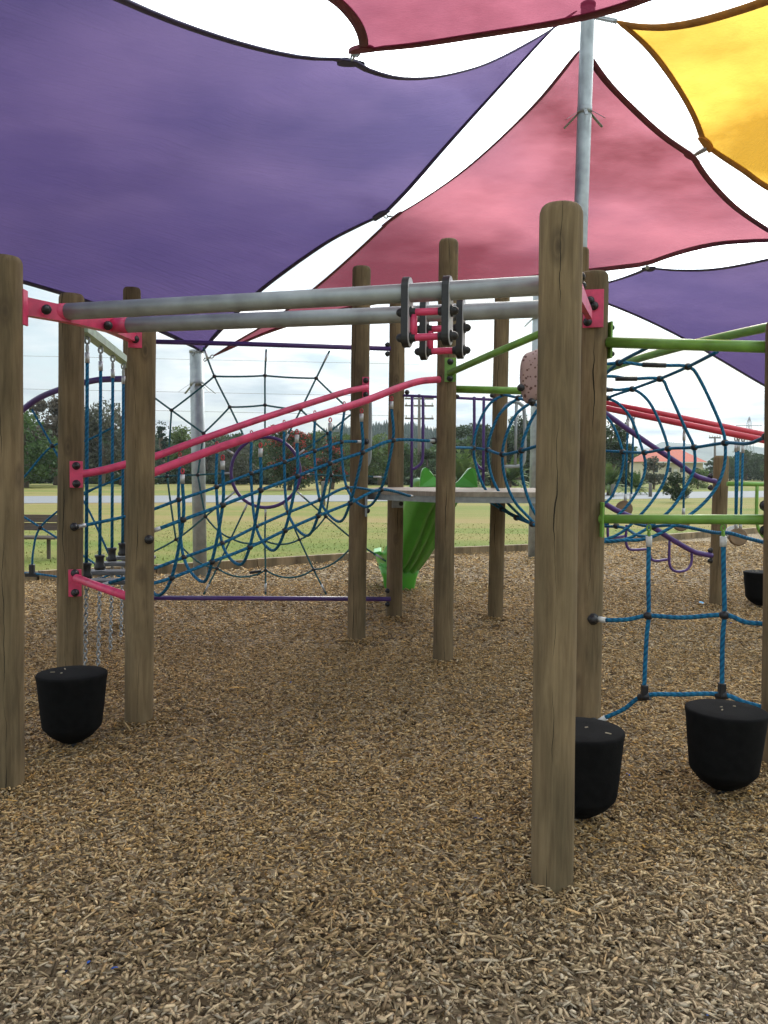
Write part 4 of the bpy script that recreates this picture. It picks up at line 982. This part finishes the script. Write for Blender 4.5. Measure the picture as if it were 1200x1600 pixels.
# pink see-through sail
PL = curve([(334, 556, 11.4), (370, 533, 11.3), (430, 497, 11.1), (500, 443, 10.8), (560, 390, 10.4), (612, 341, 10.1)],
           [(612, 341, 10.1), (660, 312, 9.9), (720, 270, 9.75), (780, 218, 9.6), (840, 158, 9.45), (885, 103, 9.35), (912, 70, 9.3)])
PRr = curve([(1240, 377, 12.5), (1200, 357, 12.2), (1150, 322, 11.6), (1110, 280, 11.1), (1085, 243, 10.7)],
            [(1085, 243, 10.7), (1040, 212, 10.4), (990, 167, 10.0), (950, 125, 9.6), (912, 70, 9.3)])
PBm = curve([(334, 556, 11.4), (430, 516, 11.7), (547, 483, 12.0), (700, 454, 12.2), (843, 434, 12.3), (940, 423, 12.3), (1008, 415, 12.4)],
            [(1008, 415, 12.4), (1060, 397, 12.4), (1120, 383, 12.5), (1180, 378, 12.5), (1240, 377, 12.5)])
top_ = [at(912, 70, 9.3), at(912, 70, 9.3)]
sail('translucent pink shade sail with clouds showing through, behind the tall pole', SPINK, HEMR, PBm, top_, PL, PRr, .06, patches=((2, (614, 340), .17), (3, (1083, 242), .17)), sagc=-.12, hems=(1, 0, 1, 1), chains=(((1087, 241, 10.6), (1103, 232, 8.2)), ((334, 556, 11.4), (318, 563, 11.5))))
# red sail overhead
RL = curve([(565, 80, 5.7), (561, 55, 5.4), (548, 30, 5.1), (518, 0, 4.8), (440, -50, 4.3), Vector((-.9, 2.6, 3.9))])
RB = curve([(565, 80, 5.7), (650, 72, 5.6), (750, 57, 5.4), (870, 38, 5.2), (950, 20, 5.0), (1010, 0, 4.8), (1150, -60, 4.4), Vector((2.4, 3.4, 4.3))])
sail('crimson shade sail crossing the top edge of the frame', SRED, HEMR, RB, curve([Vector((-.9, 2.6, 3.9)), Vector((.5, 2.0, 4.2)), Vector((1.6, 1.8, 4.6))]), RL, curve([Vector((2.4, 3.4, 4.3)), Vector((2.0, 2.6, 4.4)), Vector((1.6, 1.8, 4.6))]), .05, patches=((0, (569, 79), .12),), hems=(1, 0, 1, 0))
# yellow sail
YT = curve([(965, 34, 8.0), (1000, 39, 7.8), (1040, 39, 7.5), (1100, 28, 7.1), (1200, -4, 6.4), (1330, -60, 5.8)])
YB = curve([(965, 34, 8.0), (1010, 75, 8.0), (1050, 127, 8.0), (1080, 178, 8.1), (1099, 226, 8.2)], [(1099, 226, 8.2), (1125, 245, 8.2), (1160, 268, 8.1), (1200, 296, 8.0), (1300, 350, 7.8)])
sail('bright yellow shade sail in the upper right corner', SYEL, HEMY, YT, curve([(1300, 350, 7.8), (1320, 260, 7.2), (1420, 120, 6.4)]), YB, curve([(1330, -60, 5.8), (1370, 20, 6.0), (1420, 120, 6.4)]), .055, patches=((2, (1101, 229), .12), (2, (975, 42), .10)), hems=(1, 0, 1, 0), chains=(((963, 33, 8.0), (928, 26, 9.1)),))
# right purple sail
UT = curve([(845, 452, 14.3), (900, 450, 14.0), (950, 441, 13.6), (990, 428, 13.2), (1012, 418, 12.8)], [(1012, 418, 12.8), (1060, 422, 12.6), (1120, 420, 12.3), (1200, 405, 11.8), (1300, 380, 11.2)])
UB = curve([(845, 452, 14.3), (900, 459, 14.3), (950, 475, 14.4), (1010, 500, 14.5), (1070, 530, 14.6), (1130, 565, 14.7), (1200, 606, 14.8), (1300, 660, 15)])
sail('purple shade sail low at the right behind the lime green bars', SPURP, HEMP, UT, UB, [at(845, 452, 14.3), at(845, 452.5, 14.3)], curve([(1300, 380, 11.2), (1290, 500, 13), (1300, 660, 15)]), .035, patches=((0, (1014, 420), .16),), hems=(1, 1, 0, 0), chains=(((1011, 415, 12.5), (1012, 420, 12.8)),))

# ------------------------------------------------------------------ background
def leafmat(name, c, c2, tr=.25):
    m = bpy.data.materials.new(name); m.use_nodes = True; t = m.node_tree; L = t.links; b = t.nodes['Principled BSDF']
    co = N('ShaderNodeTexCoord', t); n = N('ShaderNodeTexNoise', t); n.inputs['Scale'].default_value = 1.1; n.inputs['Detail'].default_value = 5; L.new(co.outputs['Object'], n.inputs['Vector'])
    r = N('ShaderNodeValToRGB', t); r.color_ramp.elements[0].position = .35; r.color_ramp.elements[1].position = .65; r.color_ramp.elements[0].color = (*c, 1); r.color_ramp.elements[1].color = (*c2, 1)
    L.new(n.outputs[0], r.inputs[0]); L.new(r.outputs[0], b.inputs['Base Color']); b.inputs['Roughness'].default_value = .65; b.inputs['Specular IOR Level'].default_value = .25
    tl = N('ShaderNodeBsdfTranslucent', t); L.new(r.outputs[0], tl.inputs[0]); ms = N('ShaderNodeMixShader', t); ms.inputs[0].default_value = tr
    L.new(b.outputs[0], ms.inputs[1]); L.new(tl.outputs[0], ms.inputs[2]); L.new(ms.outputs[0], t.nodes['Material Output'].inputs[0]); return m
LG = {'dark': leafmat('leaf_dark', (.03, .05, .02), (.07, .10, .045)), 'mid': leafmat('leaf_mid', (.04, .085, .022), (.09, .14, .045)),
      'light': leafmat('leaf_light', (.07, .12, .03), (.15, .20, .06)), 'grey': leafmat('leaf_greyish', (.075, .085, .06), (.14, .14, .105)), 'brown': leafmat('leaf_brownish', (.09, .08, .06), (.16, .13, .10)),
      'pine': leafmat('leaf_pine', (.02, .042, .03), (.04, .075, .045), .1)}
FLOW = leafmat('red_flower', (.34, .045, .04), (.46, .10, .08))
TRUNK = mat('bark_trunk', (.13, .10, .075), .9, noise=(6, .3, (1, 1, .2)))
def quads(name, C, size, m, parent, flat=.0):
    n = len(C); a = rng.normal(0, 1, (n, 3)); a /= np.linalg.norm(a, axis=1)[:, None]; b_ = rng.normal(0, 1, (n, 3)); b_ -= a*(a*b_).sum(1)[:, None]; b_ /= np.linalg.norm(b_, axis=1)[:, None]
    s1 = size*rng.uniform(.5, 1.2, n)[:, None]; s2 = s1*rng.uniform(.35, .7, n)[:, None]
    V = np.stack([C-a*s1, C+b_*s2, C+a*s1, C-b_*s2], 1).reshape(-1, 3)-np.array(WL[parent.name])
    me = bpy.data.meshes.new(name); me.vertices.add(n*4); me.vertices.foreach_set('co', V.reshape(-1)); me.loops.add(n*4); me.loops.foreach_set('vertex_index', np.arange(n*4, dtype=np.int32))
    me.polygons.add(n); me.polygons.foreach_set('loop_start', np.arange(0, n*4, 4, dtype=np.int32)); me.update(calc_edges=True); me.materials.append(m)
    o = bpy.data.objects.new(name, me); COL.objects.link(o); o.parent = parent; WL[o.name] = WL[parent.name]; return o
def tree(label, u, Y, vtop, wpx, kind='mid', vlow=None, name='tree', nl=3200, flowers=0, group='trees beyond the road', shape='round', cat='tree'):
    base = gu(u, Y); H = at(u, vtop, Y).z; Wd = wpx*(1.3 if name == 'tree' else 1.15)/1305*Y; o = thing(name, label, cat, tuple(base), group)
    lowz = H*(.04 if name != 'tree' or shape == 'cone' else .10)
    m = MB(); m.tube(spline([base-Vector((0, 0, .1)), base+Vector((.03*H, 0, H*.3)), base+Vector((-.02*H, 0, H*.6)), base+Vector((0, 0, H*.85))], 3), [H*.04*(1-.085*i) for i in range(10)], 7)
    nb = 30; blobs = []
    for k in range(nb):
        f = random.random(); zc = lowz+(H-lowz)*(.08+.80*f); prof = math.sin(math.pi*min(1, max(.12, (zc-lowz)/(H-lowz))*.9+.08))**.6
        if shape == 'cone': prof = 1.15*(1-(zc-lowz)/(H-lowz))+.05
        a = random.uniform(0, 6.28); rr_ = Wd/2*prof*random.uniform(.25, .72)
        c = base+Vector((rr_*math.cos(a), rr_*math.sin(a)*.8, zc)); sz = min(Wd*.5, H-lowz)*random.uniform(.16, .30)*(.6 if shape == 'cone' else 1); blobs.append((c, sz))
        if k < 7: m.tube([base+Vector((0, 0, H*(.2+.4*f))), base.lerp(c, .55)+Vector((0, 0, zc*.25)), c], [H*.014, H*.010, H*.004], 5)
    blobs.append((base+Vector((random.uniform(-.1, .1)*Wd, 0, H-.14*(H-lowz))), (H-lowz)*.16)); m.build('trunk', TRUNK, o)
    n = int(nl*1.5); k = rng.integers(0, len(blobs), n); d = rng.normal(0, 1, (n, 3)); d /= np.linalg.norm(d, axis=1)[:, None]; rad_ = rng.uniform(.35, 1.0, n)**.5
    # ragged sub-clumps
    jit = rng.normal(0, .09, (n, 3)); BC_ = np.array([tuple(b_[0]) for b_ in blobs]); BS = np.array([b_[1] for b_ in blobs])
    C = BC_[k]+(d*rad_[:, None]+jit)*BS[k][:, None]*np.array([1.15, 1.15, .85]); C[:, 2] = np.maximum(C[:, 2], .08)
    sz = max(.05, (Wd*(H-lowz)/n)**.5*2.0); quads('crown', C, sz, LG[kind], o)
    if flowers:
        nf = int(n*flowers); kk = rng.choice(len(blobs), nf); sel = rng.normal(0, 1, (nf, 3)); sel /= np.linalg.norm(sel, axis=1)[:, None]; sel[:, 2] = np.abs(sel[:, 2]); sel[:, 1] = -np.abs(sel[:, 1])
        ok = (np.sin(kk*2.7)+rng.normal(0, .5, nf)) > 0; C = BC_[kk]+sel*BS[kk][:, None]*1.0; quads('flowers', C[ok], sz*.75, FLOW, o)
    return o
tree('bright green bushy tree at far left behind the bench', 40, 62, 640, 120, 'mid', 752)
tree('big brownish-grey topped tree left of the second left pole', 88, 72, 612, 105, 'brown', 735, nl=4200)
tree('dark spreading tree seen between the second and third left poles', 158, 70, 622, 95, 'grey', 745, nl=4200)
tree('thin sparse tree just left of the third pole', 190, 74, 640, 60, 'brown', 740, nl=900)
tree('feathery dark conifer just right of the third left pole', 252, 95, 655, 40, 'pine', 745, shape='cone')
tree('pale green tree left of the grey pole behind the web net', 285, 90, 664, 55, 'light', 748)
tree('low greyish tree directly behind the grey left sail pole', 322, 85, 690, 60, 'grey', 750)
tree('grey-green tree framed by the left half of the web ring', 365, 80, 684, 70, 'grey', 752)
tree('large dark tree with red blossom behind the web net', 452, 62, 664, 100, 'dark', 757, nl=5200, flowers=.34, name='flowering_tree')
tree('smaller tree with red blossom left of the middle left pole', 519, 66, 680, 62, 'dark', 757, nl=3000, flowers=.45, name='flowering_tree')
tree('pale green tree above the red blossom tree', 500, 120, 672, 70, 'light', 745)
tree('bright green tree between the two poles left of the slide', 592, 85, 676, 62, 'light', 750)
tree('round dark green tree hidden by the two poles left of the slide', 625, 90, 690, 50, 'mid', 750)
tree('dark bushy tree above the left cheek of the green slide', 668, 70, 700, 45, 'dark', 755)
tree('broad dark tree behind the palm right of the centre pole', 738, 95, 660, 80, 'dark', 750, nl=4200)
tree('tall dark tree seen through the blue hoops left of the nearest pole', 808, 88, 646, 75, 'dark', 750, nl=4200)
tree('dark tree just right of the second right-hand pole', 955, 80, 655, 62, 'dark', 742, nl=4200)
tree('thin grey-green tree in front of the cream house', 1021, 75, 712, 38, 'grey', 752, nl=1000)
tree('round dark bush on the lawn in front of the road', 1057, 43, 736, 46, 'dark', 783, name='bush', nl=3600, group='bushes near the road', cat='bush')
tree('low green bush right of the dark round bush', 1090, 80, 732, 40, 'light', 757, name='bush', group='bushes near the road', cat='bush')
for i, (u, Y, vt, wp, k, l) in enumerate([(1140, 170, 712, 40, 'mid', 'green tree just right of the short right pole'), (1165, 180, 706, 48, 'dark', 'dark tree under the lattice pylon'), (1195, 160, 710, 55, 'dark', 'dark tree at the right edge of the frame'), (1225, 150, 700, 60, 'mid', 'green tree cut by the right edge'),
                                      (935, 85, 690, 50, 'mid', 'mid green tree behind the second right-hand pole'), (545, 110, 676, 45, 'light', 'pale tree hidden by the middle left pole'), (850, 95, 668, 60, 'dark', 'dark tree hidden behind the nearest pole'), (10, 68, 650, 90, 'dark', 'dark tree behind the left edge pole'), (400, 95, 690, 60, 'mid', 'green tree behind the middle of the web ring')]):
    tree(l, u, Y, vt, wp, k, 752, nl=2600)
# hedges
def wood(label, u0, u1, Y, prof, k, n):
    u = rng.uniform(u0, u1, n); vt = np.interp(u, [p[0] for p in prof], [p[1] for p in prof])+4*np.sin(u*.21)+3*np.sin(u*.53+1)+2*np.sin(u*1.3)
    X = (u-600)/1305*Y; top = 1.5+(735+(u-600)*.0087-vt)/1305*Y; f = rng.uniform(0, 1, n)**.6
    o = thing('distant_wood', None, None, (float(X.mean()), Y, 0)); C = np.stack([X+rng.normal(0, .3, n), Y+rng.normal(0, 3, n)-2*np.sin(X*.8)*f, np.maximum(.1, top*f)], 1)
    q = quads('distant_wood', C, .75, LG[k], o); q.parent = None; q.location = WL[o.name]; bpy.data.objects.remove(o); tag(q, label, 'wood', None, 'stuff')
wood('continuous dark belt of trees beyond the road behind the web net', -60, 580, 125, [(-60, 668), (40, 664), (150, 676), (235, 680), (260, 700), (300, 692), (360, 686), (430, 690), (520, 684), (580, 690)], 'dark', 16000)
wood('dark belt of trees beyond the road behind the slide and nearest poles', 570, 990, 150, [(570, 700), (640, 712), (700, 696), (760, 680), (850, 674), (950, 690), (990, 712)], 'mid', 10000)
wood('dark belt of trees beyond the road at the far right', 1108, 1330, 190, [(1108, 736), (1125, 722), (1160, 712), (1200, 716), (1330, 700)], 'dark', 7000)
for i, (u0, u1, Y, vt, k, l) in enumerate([(36, 250, 80, 735, 'dark', 'dark low hedge along the far left of the lawn'), (240, 440, 84, 728, 'dark', 'dark low hedge behind the web net'), (560, 760, 88, 733, 'dark', 'dark low hedge behind the slide'), (760, 990, 90, 734, 'dark', 'dark low hedge behind the nearest pole')]):
    a, c = gu(u0, Y), gu(u1, Y); H = at((u0+u1)/2, vt, Y).z; o = thing('hedge', l, 'hedge', tuple((a+c)/2), 'hedges beyond the road')
    n = 5000; x = rng.uniform(a.x, c.x, n); y = Y+rng.normal(0, .8, n); top_h = H*(.72+.22*np.sin(x*.9+i)+.12*np.sin(x*2.3)); z = rng.uniform(0, 1, n)**.7*top_h
    quads('foliage', np.stack([x, y, np.maximum(z, .05)], 1), .32, LG[k], o)
    m = MB()
    for q in range(9): p = a.lerp(c, (q+.5)/9); m.tube([p, p+Vector((.1, 0, H*.6))], [.06, .02], 5)
    m.build('stems', TRUNK, o)
def palm(label, u, Y, vtop, wpx, nf=26, trunk=.3, group='palms beyond the road'):
    base = gu(u, Y); H = at(u, vtop, Y).z; Rd = wpx/1305*Y/2; o = thing('palm', label, 'palm', tuple(base), group); th = H*trunk
    MB().tube([base, base+Vector((0, 0, th))], [Rd*.12, Rd*.09], 9).build('trunk', TRUNK, o)
    m = MB()
    for k in range(nf):
        a = random.uniform(0, 6.28); el = random.uniform(.15, 1.4); L_ = (H-th)*.75+Rd*.35
        d = Vector((math.cos(a)*math.cos(el), math.sin(a)*math.cos(el), math.sin(el))); s_ = Vector((-math.sin(a), math.cos(a), 0)); pv = None
        for q in range(9):
            f = q/8; p = base+Vector((0, 0, th))+Vector((d.x*L_*f, d.y*L_*f, d.z*L_*f-.55*L_*f*f*math.cos(el))); wd = L_*.10*math.sin(math.pi*(.12+.85*f))
            if pv is not None:
                for sg in (-1, 1):
                    i0 = len(m.v); m.v += [pv[0], p, p+s_*sg*wd*1.6-Vector((0, 0, wd*.6))+(p-pv[0])*.6]; m.face((i0, i0+1, i0+2))
                    i0 = len(m.v); m.v += [pv[0].lerp(p, .5), p, p+s_*sg*wd*1.5-Vector((0, 0, wd*.5))+(p-pv[0])*1.1]; m.face((i0, i0+1, i0+2))
            pv = (p,)
    m.build('fronds', LG['light'], o)
palm('large feathery green palm right of the centre pole', 722, 62, 680, 60, 44, .12)
palm('green palm just right of the second right-hand pole', 951, 55, 716, 60, 34, .25)
palm('small spiky palm between the blue hoops right of centre', 994, 58, 728, 34, 34, .2)
palm('green palm seen through the steel grab rail', 797, 70, 694, 40, 30, .2)

# houses
CREAM = mat('cream_wall', (.62, .56, .40), .9, noise=(1.5, .06)); ROOF = mat('red_roof', (.42, .09, .05), .8, noise=(5, .18)); WIN = mat('window_glass', (.05, .06, .07), .15, 0, .6, noise=(1, .2)); TRIM = mat('white_trim', (.7, .68, .62), .7, noise=(2, .05))
def house(label, u0, u1, Y, vr, ve, dep=9, wins=4):
    a, c = gu(u0, Y), gu(u1, Y); zr = at(u0, vr, Y+dep/2).z; ze = at(u0, ve, Y).z; o = thing('house', label, 'house', tuple((a+c)/2), 'houses beyond the road'); Wd = c.x-a.x
    MB().box(((a.x+c.x)/2, Y+dep/2, ze/2), (Wd*.92, dep*.92, ze)).build('wall', CREAM, o)
    m = MB(); x0, x1 = a.x, c.x; y0, y1 = Y-.3, Y+dep+.3; hx = Wd*.28
    m.v = [Vector(p) for p in ((x0, y0, ze), (x1, y0, ze), (x1, y1, ze), (x0, y1, ze), (x0+hx, (y0+y1)/2, zr), (x1-hx, (y0+y1)/2, zr))]
    for f in ((0, 1, 5, 4), (1, 2, 5), (2, 3, 4, 5), (3, 0, 4), (3, 2, 1, 0)): m.face(f)
    m.build('roof', ROOF, o); MB().box(((x0+x1)/2, y0-.02, ze-.09), (Wd, .08, .16)).build('gutter', TRIM, o)
    yw = Y+dep*.04
    for k in range(wins):
        x = x0+Wd*(.16+.68*k/max(1, wins-1)); f = MB().box((x, yw-.03, ze*.62), (Wd*.10, .08, ze*.26)).build('window', TRIM, o); MB().box((x, yw-.08, ze*.62), (Wd*.085, .04, ze*.22)).build('pane', WIN, f)
    f = MB().box((x0+Wd*.5, yw-.03, ze*.34), (Wd*.06, .06, ze*.66)).build('door', TRIM, o)
    return o
house('cream house with a hipped red roof seen through the right rope hoops', 1010, 1103, 120, 700, 721, 10, 4)
house('distant house with a small red roof seen between the purple barrier bars', 636, 672, 150, 705, 718, 9, 3)

# pole, pylon, wires
GREYW = mat('weathered_pole', (.16, .145, .125), .9, noise=(6, .2, (1, 1, .2)))
def upole(label, u, Y, vt, arms, ww):
    base = gu(u, Y); top = at(u, vt, Y); o = thing('power_pole', label, 'power pole', tuple(base), 'power poles beyond the road')
    MB().tube([base, top], [.16, .11], 10).build('pole_shaft', GREYW, o)
    for v in arms:
        c = at(u, v, Y); MB().box(c, (ww, .12, .14)).build('crossarm', GREYW, o)
        for k in (-.45, -.2, .2, .45): MB().lathe([(.05, 0), (.07, .05), (.04, .1), (.07, .15), (.03, .22)], c+Vector((k*ww, 0, .07)), 8).build('insulator', TRIM, o)
upole('power pole with crossarms seen between the purple barrier bars', 655, 70, 616, (623, 634, 654), 2.4)
upole('power pole with one crossarm left of the lattice pylon', 1117, 95, 682, (684,), 1.3)
pyb = gu(1168, 420); pyt = at(1168, 651, 420); py = thing('pylon', 'faint lattice steel pylon above the trees at the right', 'pylon', tuple(pyb)); H = pyt.z; m = MB()
lev = [0, .35, .6, .75, .88, 1]; wid = [3.2, 2.2, 1.4, 1.0, .8, .1]
for k in range(5):
    for sx, sy in ((-1, -1), (1, -1), (1, 1), (-1, 1)):
        p = pyb+Vector((sx*wid[k], sy*wid[k], lev[k]*H)); q = pyb+Vector((sx*wid[k+1], sy*wid[k+1], lev[k+1]*H)); m.tube([p, q], .13, 4)
        q2 = pyb+Vector((-sx*wid[k+1], sy*wid[k+1], lev[k+1]*H)); m.tube([p, q2], .09, 4)
m.build('lattice', STEELD, py)
for f in (.72, .85): MB().box(pyb+Vector((0, 0, f*H)), (13, .4, .35)).build('crossarm', STEELD, py)
for i, (v0, v1) in enumerate([(551, 566), (603, 617), (632, 647)]):
    P = [at(u, v0+(v1-v0)*((u+200)/700.), 75-i*3) for u in (-200, 0, 200, 400, 560, 655)]; P = spline(P, 3)
    o = MB().tube(P, .013, 5).build('overhead_wire', GREYW, None, P[0]); tag(o, 'thin overhead wire crossing the pale sky at left, %s of the three' % ['topmost', 'middle', 'lowest'][i], 'wire', 'overhead wires')
for i, (u, vb_, vt, l) in enumerate([(1016, 776, 755, 'weathered grey bollard on the lawn below the cream house'), (957, 777, 757, 'weathered bollard just right of the second right-hand pole'), (505, 790, 752, 'slim upright post on the lawn behind the web net')]):
    p = gr(u, vb_); h = at(u, vt, p.y).z; r_ = .11 if i < 2 else .09; o = MB().lathe([(r_, 0), (r_, h-.05), (r_*.8, h), (.001, h+.001)], p, 12).build('bollard', GREYW, None, p); tag(o, l, 'bollard', 'bollards on the lawn')
# bench
bb = gr(66, 872); bn = thing('park_bench', 'dark brown slatted park bench on the lawn at the far left', 'bench', tuple(bb)); Yb = bb.y
xl, xr = gu(-20, Yb).x, gu(97, Yb).x; cx = (xl+xr)/2; Wb = xr-xl
zt = lambda v: at(60, v, Yb).z
for v in (811, 824): MB().box((cx, Yb+.18, zt(v)), (Wb, .03, .125), Matrix.Rotation(-.15, 3, 'X'), .005).build('backrest_slat', BENCHW, bn)
for k in range(3): MB().box((cx, Yb-.22+k*.13, zt(839)), (Wb, .115, .035), None, .005).build('seat_slat', BENCHW, bn)
for x in (gu(82, Yb).x, gu(-5, Yb).x):
    MB().box((x, Yb-.15, zt(856)), (.05, .05, zt(841)), None, .004).build('leg', BENCHW, bn); MB().box((x+.12, Yb+.15, zt(843)-.02), (.05, .05, zt(812)), None, .004).build('leg', BENCHW, bn)

# hills and far forest
def ridge(name, prof, Y, m, dep):
    b_ = MB(); k = len(prof); P = []
    for i in range(k-1):
        for j in range(8):
            f = j/8; P.append((prof[i][0]*(1-f)+prof[i+1][0]*f, prof[i][1]*(1-f)+prof[i+1][1]*f+random.uniform(-.6, .6)))
    rowsn = 10
    for r_ in range(rowsn):
        f = r_/(rowsn-1)
        for u, v in P:
            p = at(u, v, Y); b_.v.append(Vector((p.x, Y-dep*(1-f), max(-3, p.z*f**.8+random.uniform(-.02, .02)*p.z*(f < 1)))))
    n = len(P)
    for r_ in range(rowsn-1):
        for i in range(n-1): b_.face((r_*n+i, r_*n+i+1, (r_+1)*n+i+1, (r_+1)*n+i), True)
    for i in range(n-1):
        pass
    o = b_.build(name, m, None, (0, Y, 0)); tag(o, None, None, None, 'structure'); return o
HILL = mat('bush_hill', (.045, .075, .04), .95, noise=(.012, .4)); 
ridge('hills', [(-300, 700), (0, 680), (120, 690), (243, 688), (272, 684), (300, 690), (350, 702), (420, 715), (520, 722), (700, 728)], 2600, HILL, 900)
ridge('mountains', [(850, 725), (930, 712), (985, 702), (1015, 700), (1035, 690), (1060, 692), (1080, 701), (1100, 696), (1118, 690), (1135, 700), (1165, 712), (1220, 716), (1400, 720)], 3200, HILL, 1200)
ridge('pine_hill', [(430, 712), (480, 694), (520, 686), (560, 680), (600, 677), (650, 682), (690, 688), (740, 682), (790, 688), (850, 696), (920, 715), (945, 732)], 620, mat('forest_floor', (.03, .045, .025), .95, noise=(.05, .3)), 300)
def pines():
    V, F = [], []
    prof = [(480, 700), (520, 686), (560, 680), (600, 677), (650, 682), (690, 688), (740, 682), (790, 688), (850, 696), (920, 715)]
    for k in range(1500):
        u = random.uniform(470, 860); f = random.random()**.6; vv = np.interp(u, [p[0] for p in prof], [p[1] for p in prof]); Y = 620-300*(1-f); top = at(u, vv, 620); x = at(u, vv, Y).x; z = max(-1, top.z*f**.8); h = random.uniform(6, 12); r_ = h*.2
        for lvl in range(3):
            zb = z-1+h*(.08+.27*lvl); zt_ = zb+h*.42; rr_ = r_*(1.05-.28*lvl); b0 = len(V)
            for j in range(7): a = 6.283*j/7+lvl; q = random.uniform(.7, 1.15); V.append((x+rr_*q*math.cos(a), Y+rr_*q*math.sin(a), zb+random.uniform(-.3, .3)))
            V.append((x, Y, zt_))
            for j in range(7): F.append((b0+j, b0+(j+1) % 7, b0+7))
    me = bpy.data.meshes.new('pine_forest'); me.from_pydata(V, [], F); me.materials.append(LG['pine']); o = bpy.data.objects.new('pine_forest', me); COL.objects.link(o); tag(o, 'dark hazy pine forest covering the far hillside behind the deck', 'forest', None, 'stuff')
pines()
# haze
hm = bpy.data.materials.new('air'); hm.use_nodes = True; t = hm.node_tree; t.nodes.clear(); o_ = N('ShaderNodeOutputMaterial', t); pv = N('ShaderNodeVolumePrincipled', t)
pv.inputs['Color'].default_value = (.86, .93, 1, 1); pv.inputs['Density'].default_value = .00026; t.links.new(pv.outputs[0], o_.inputs['Volume'])
hz = MB().box((0, 1700, 148), (5600, 3480, 310)).build('haze', hm, None, (0, 1700, -7)); tag(hz, None, None, None, 'stuff')
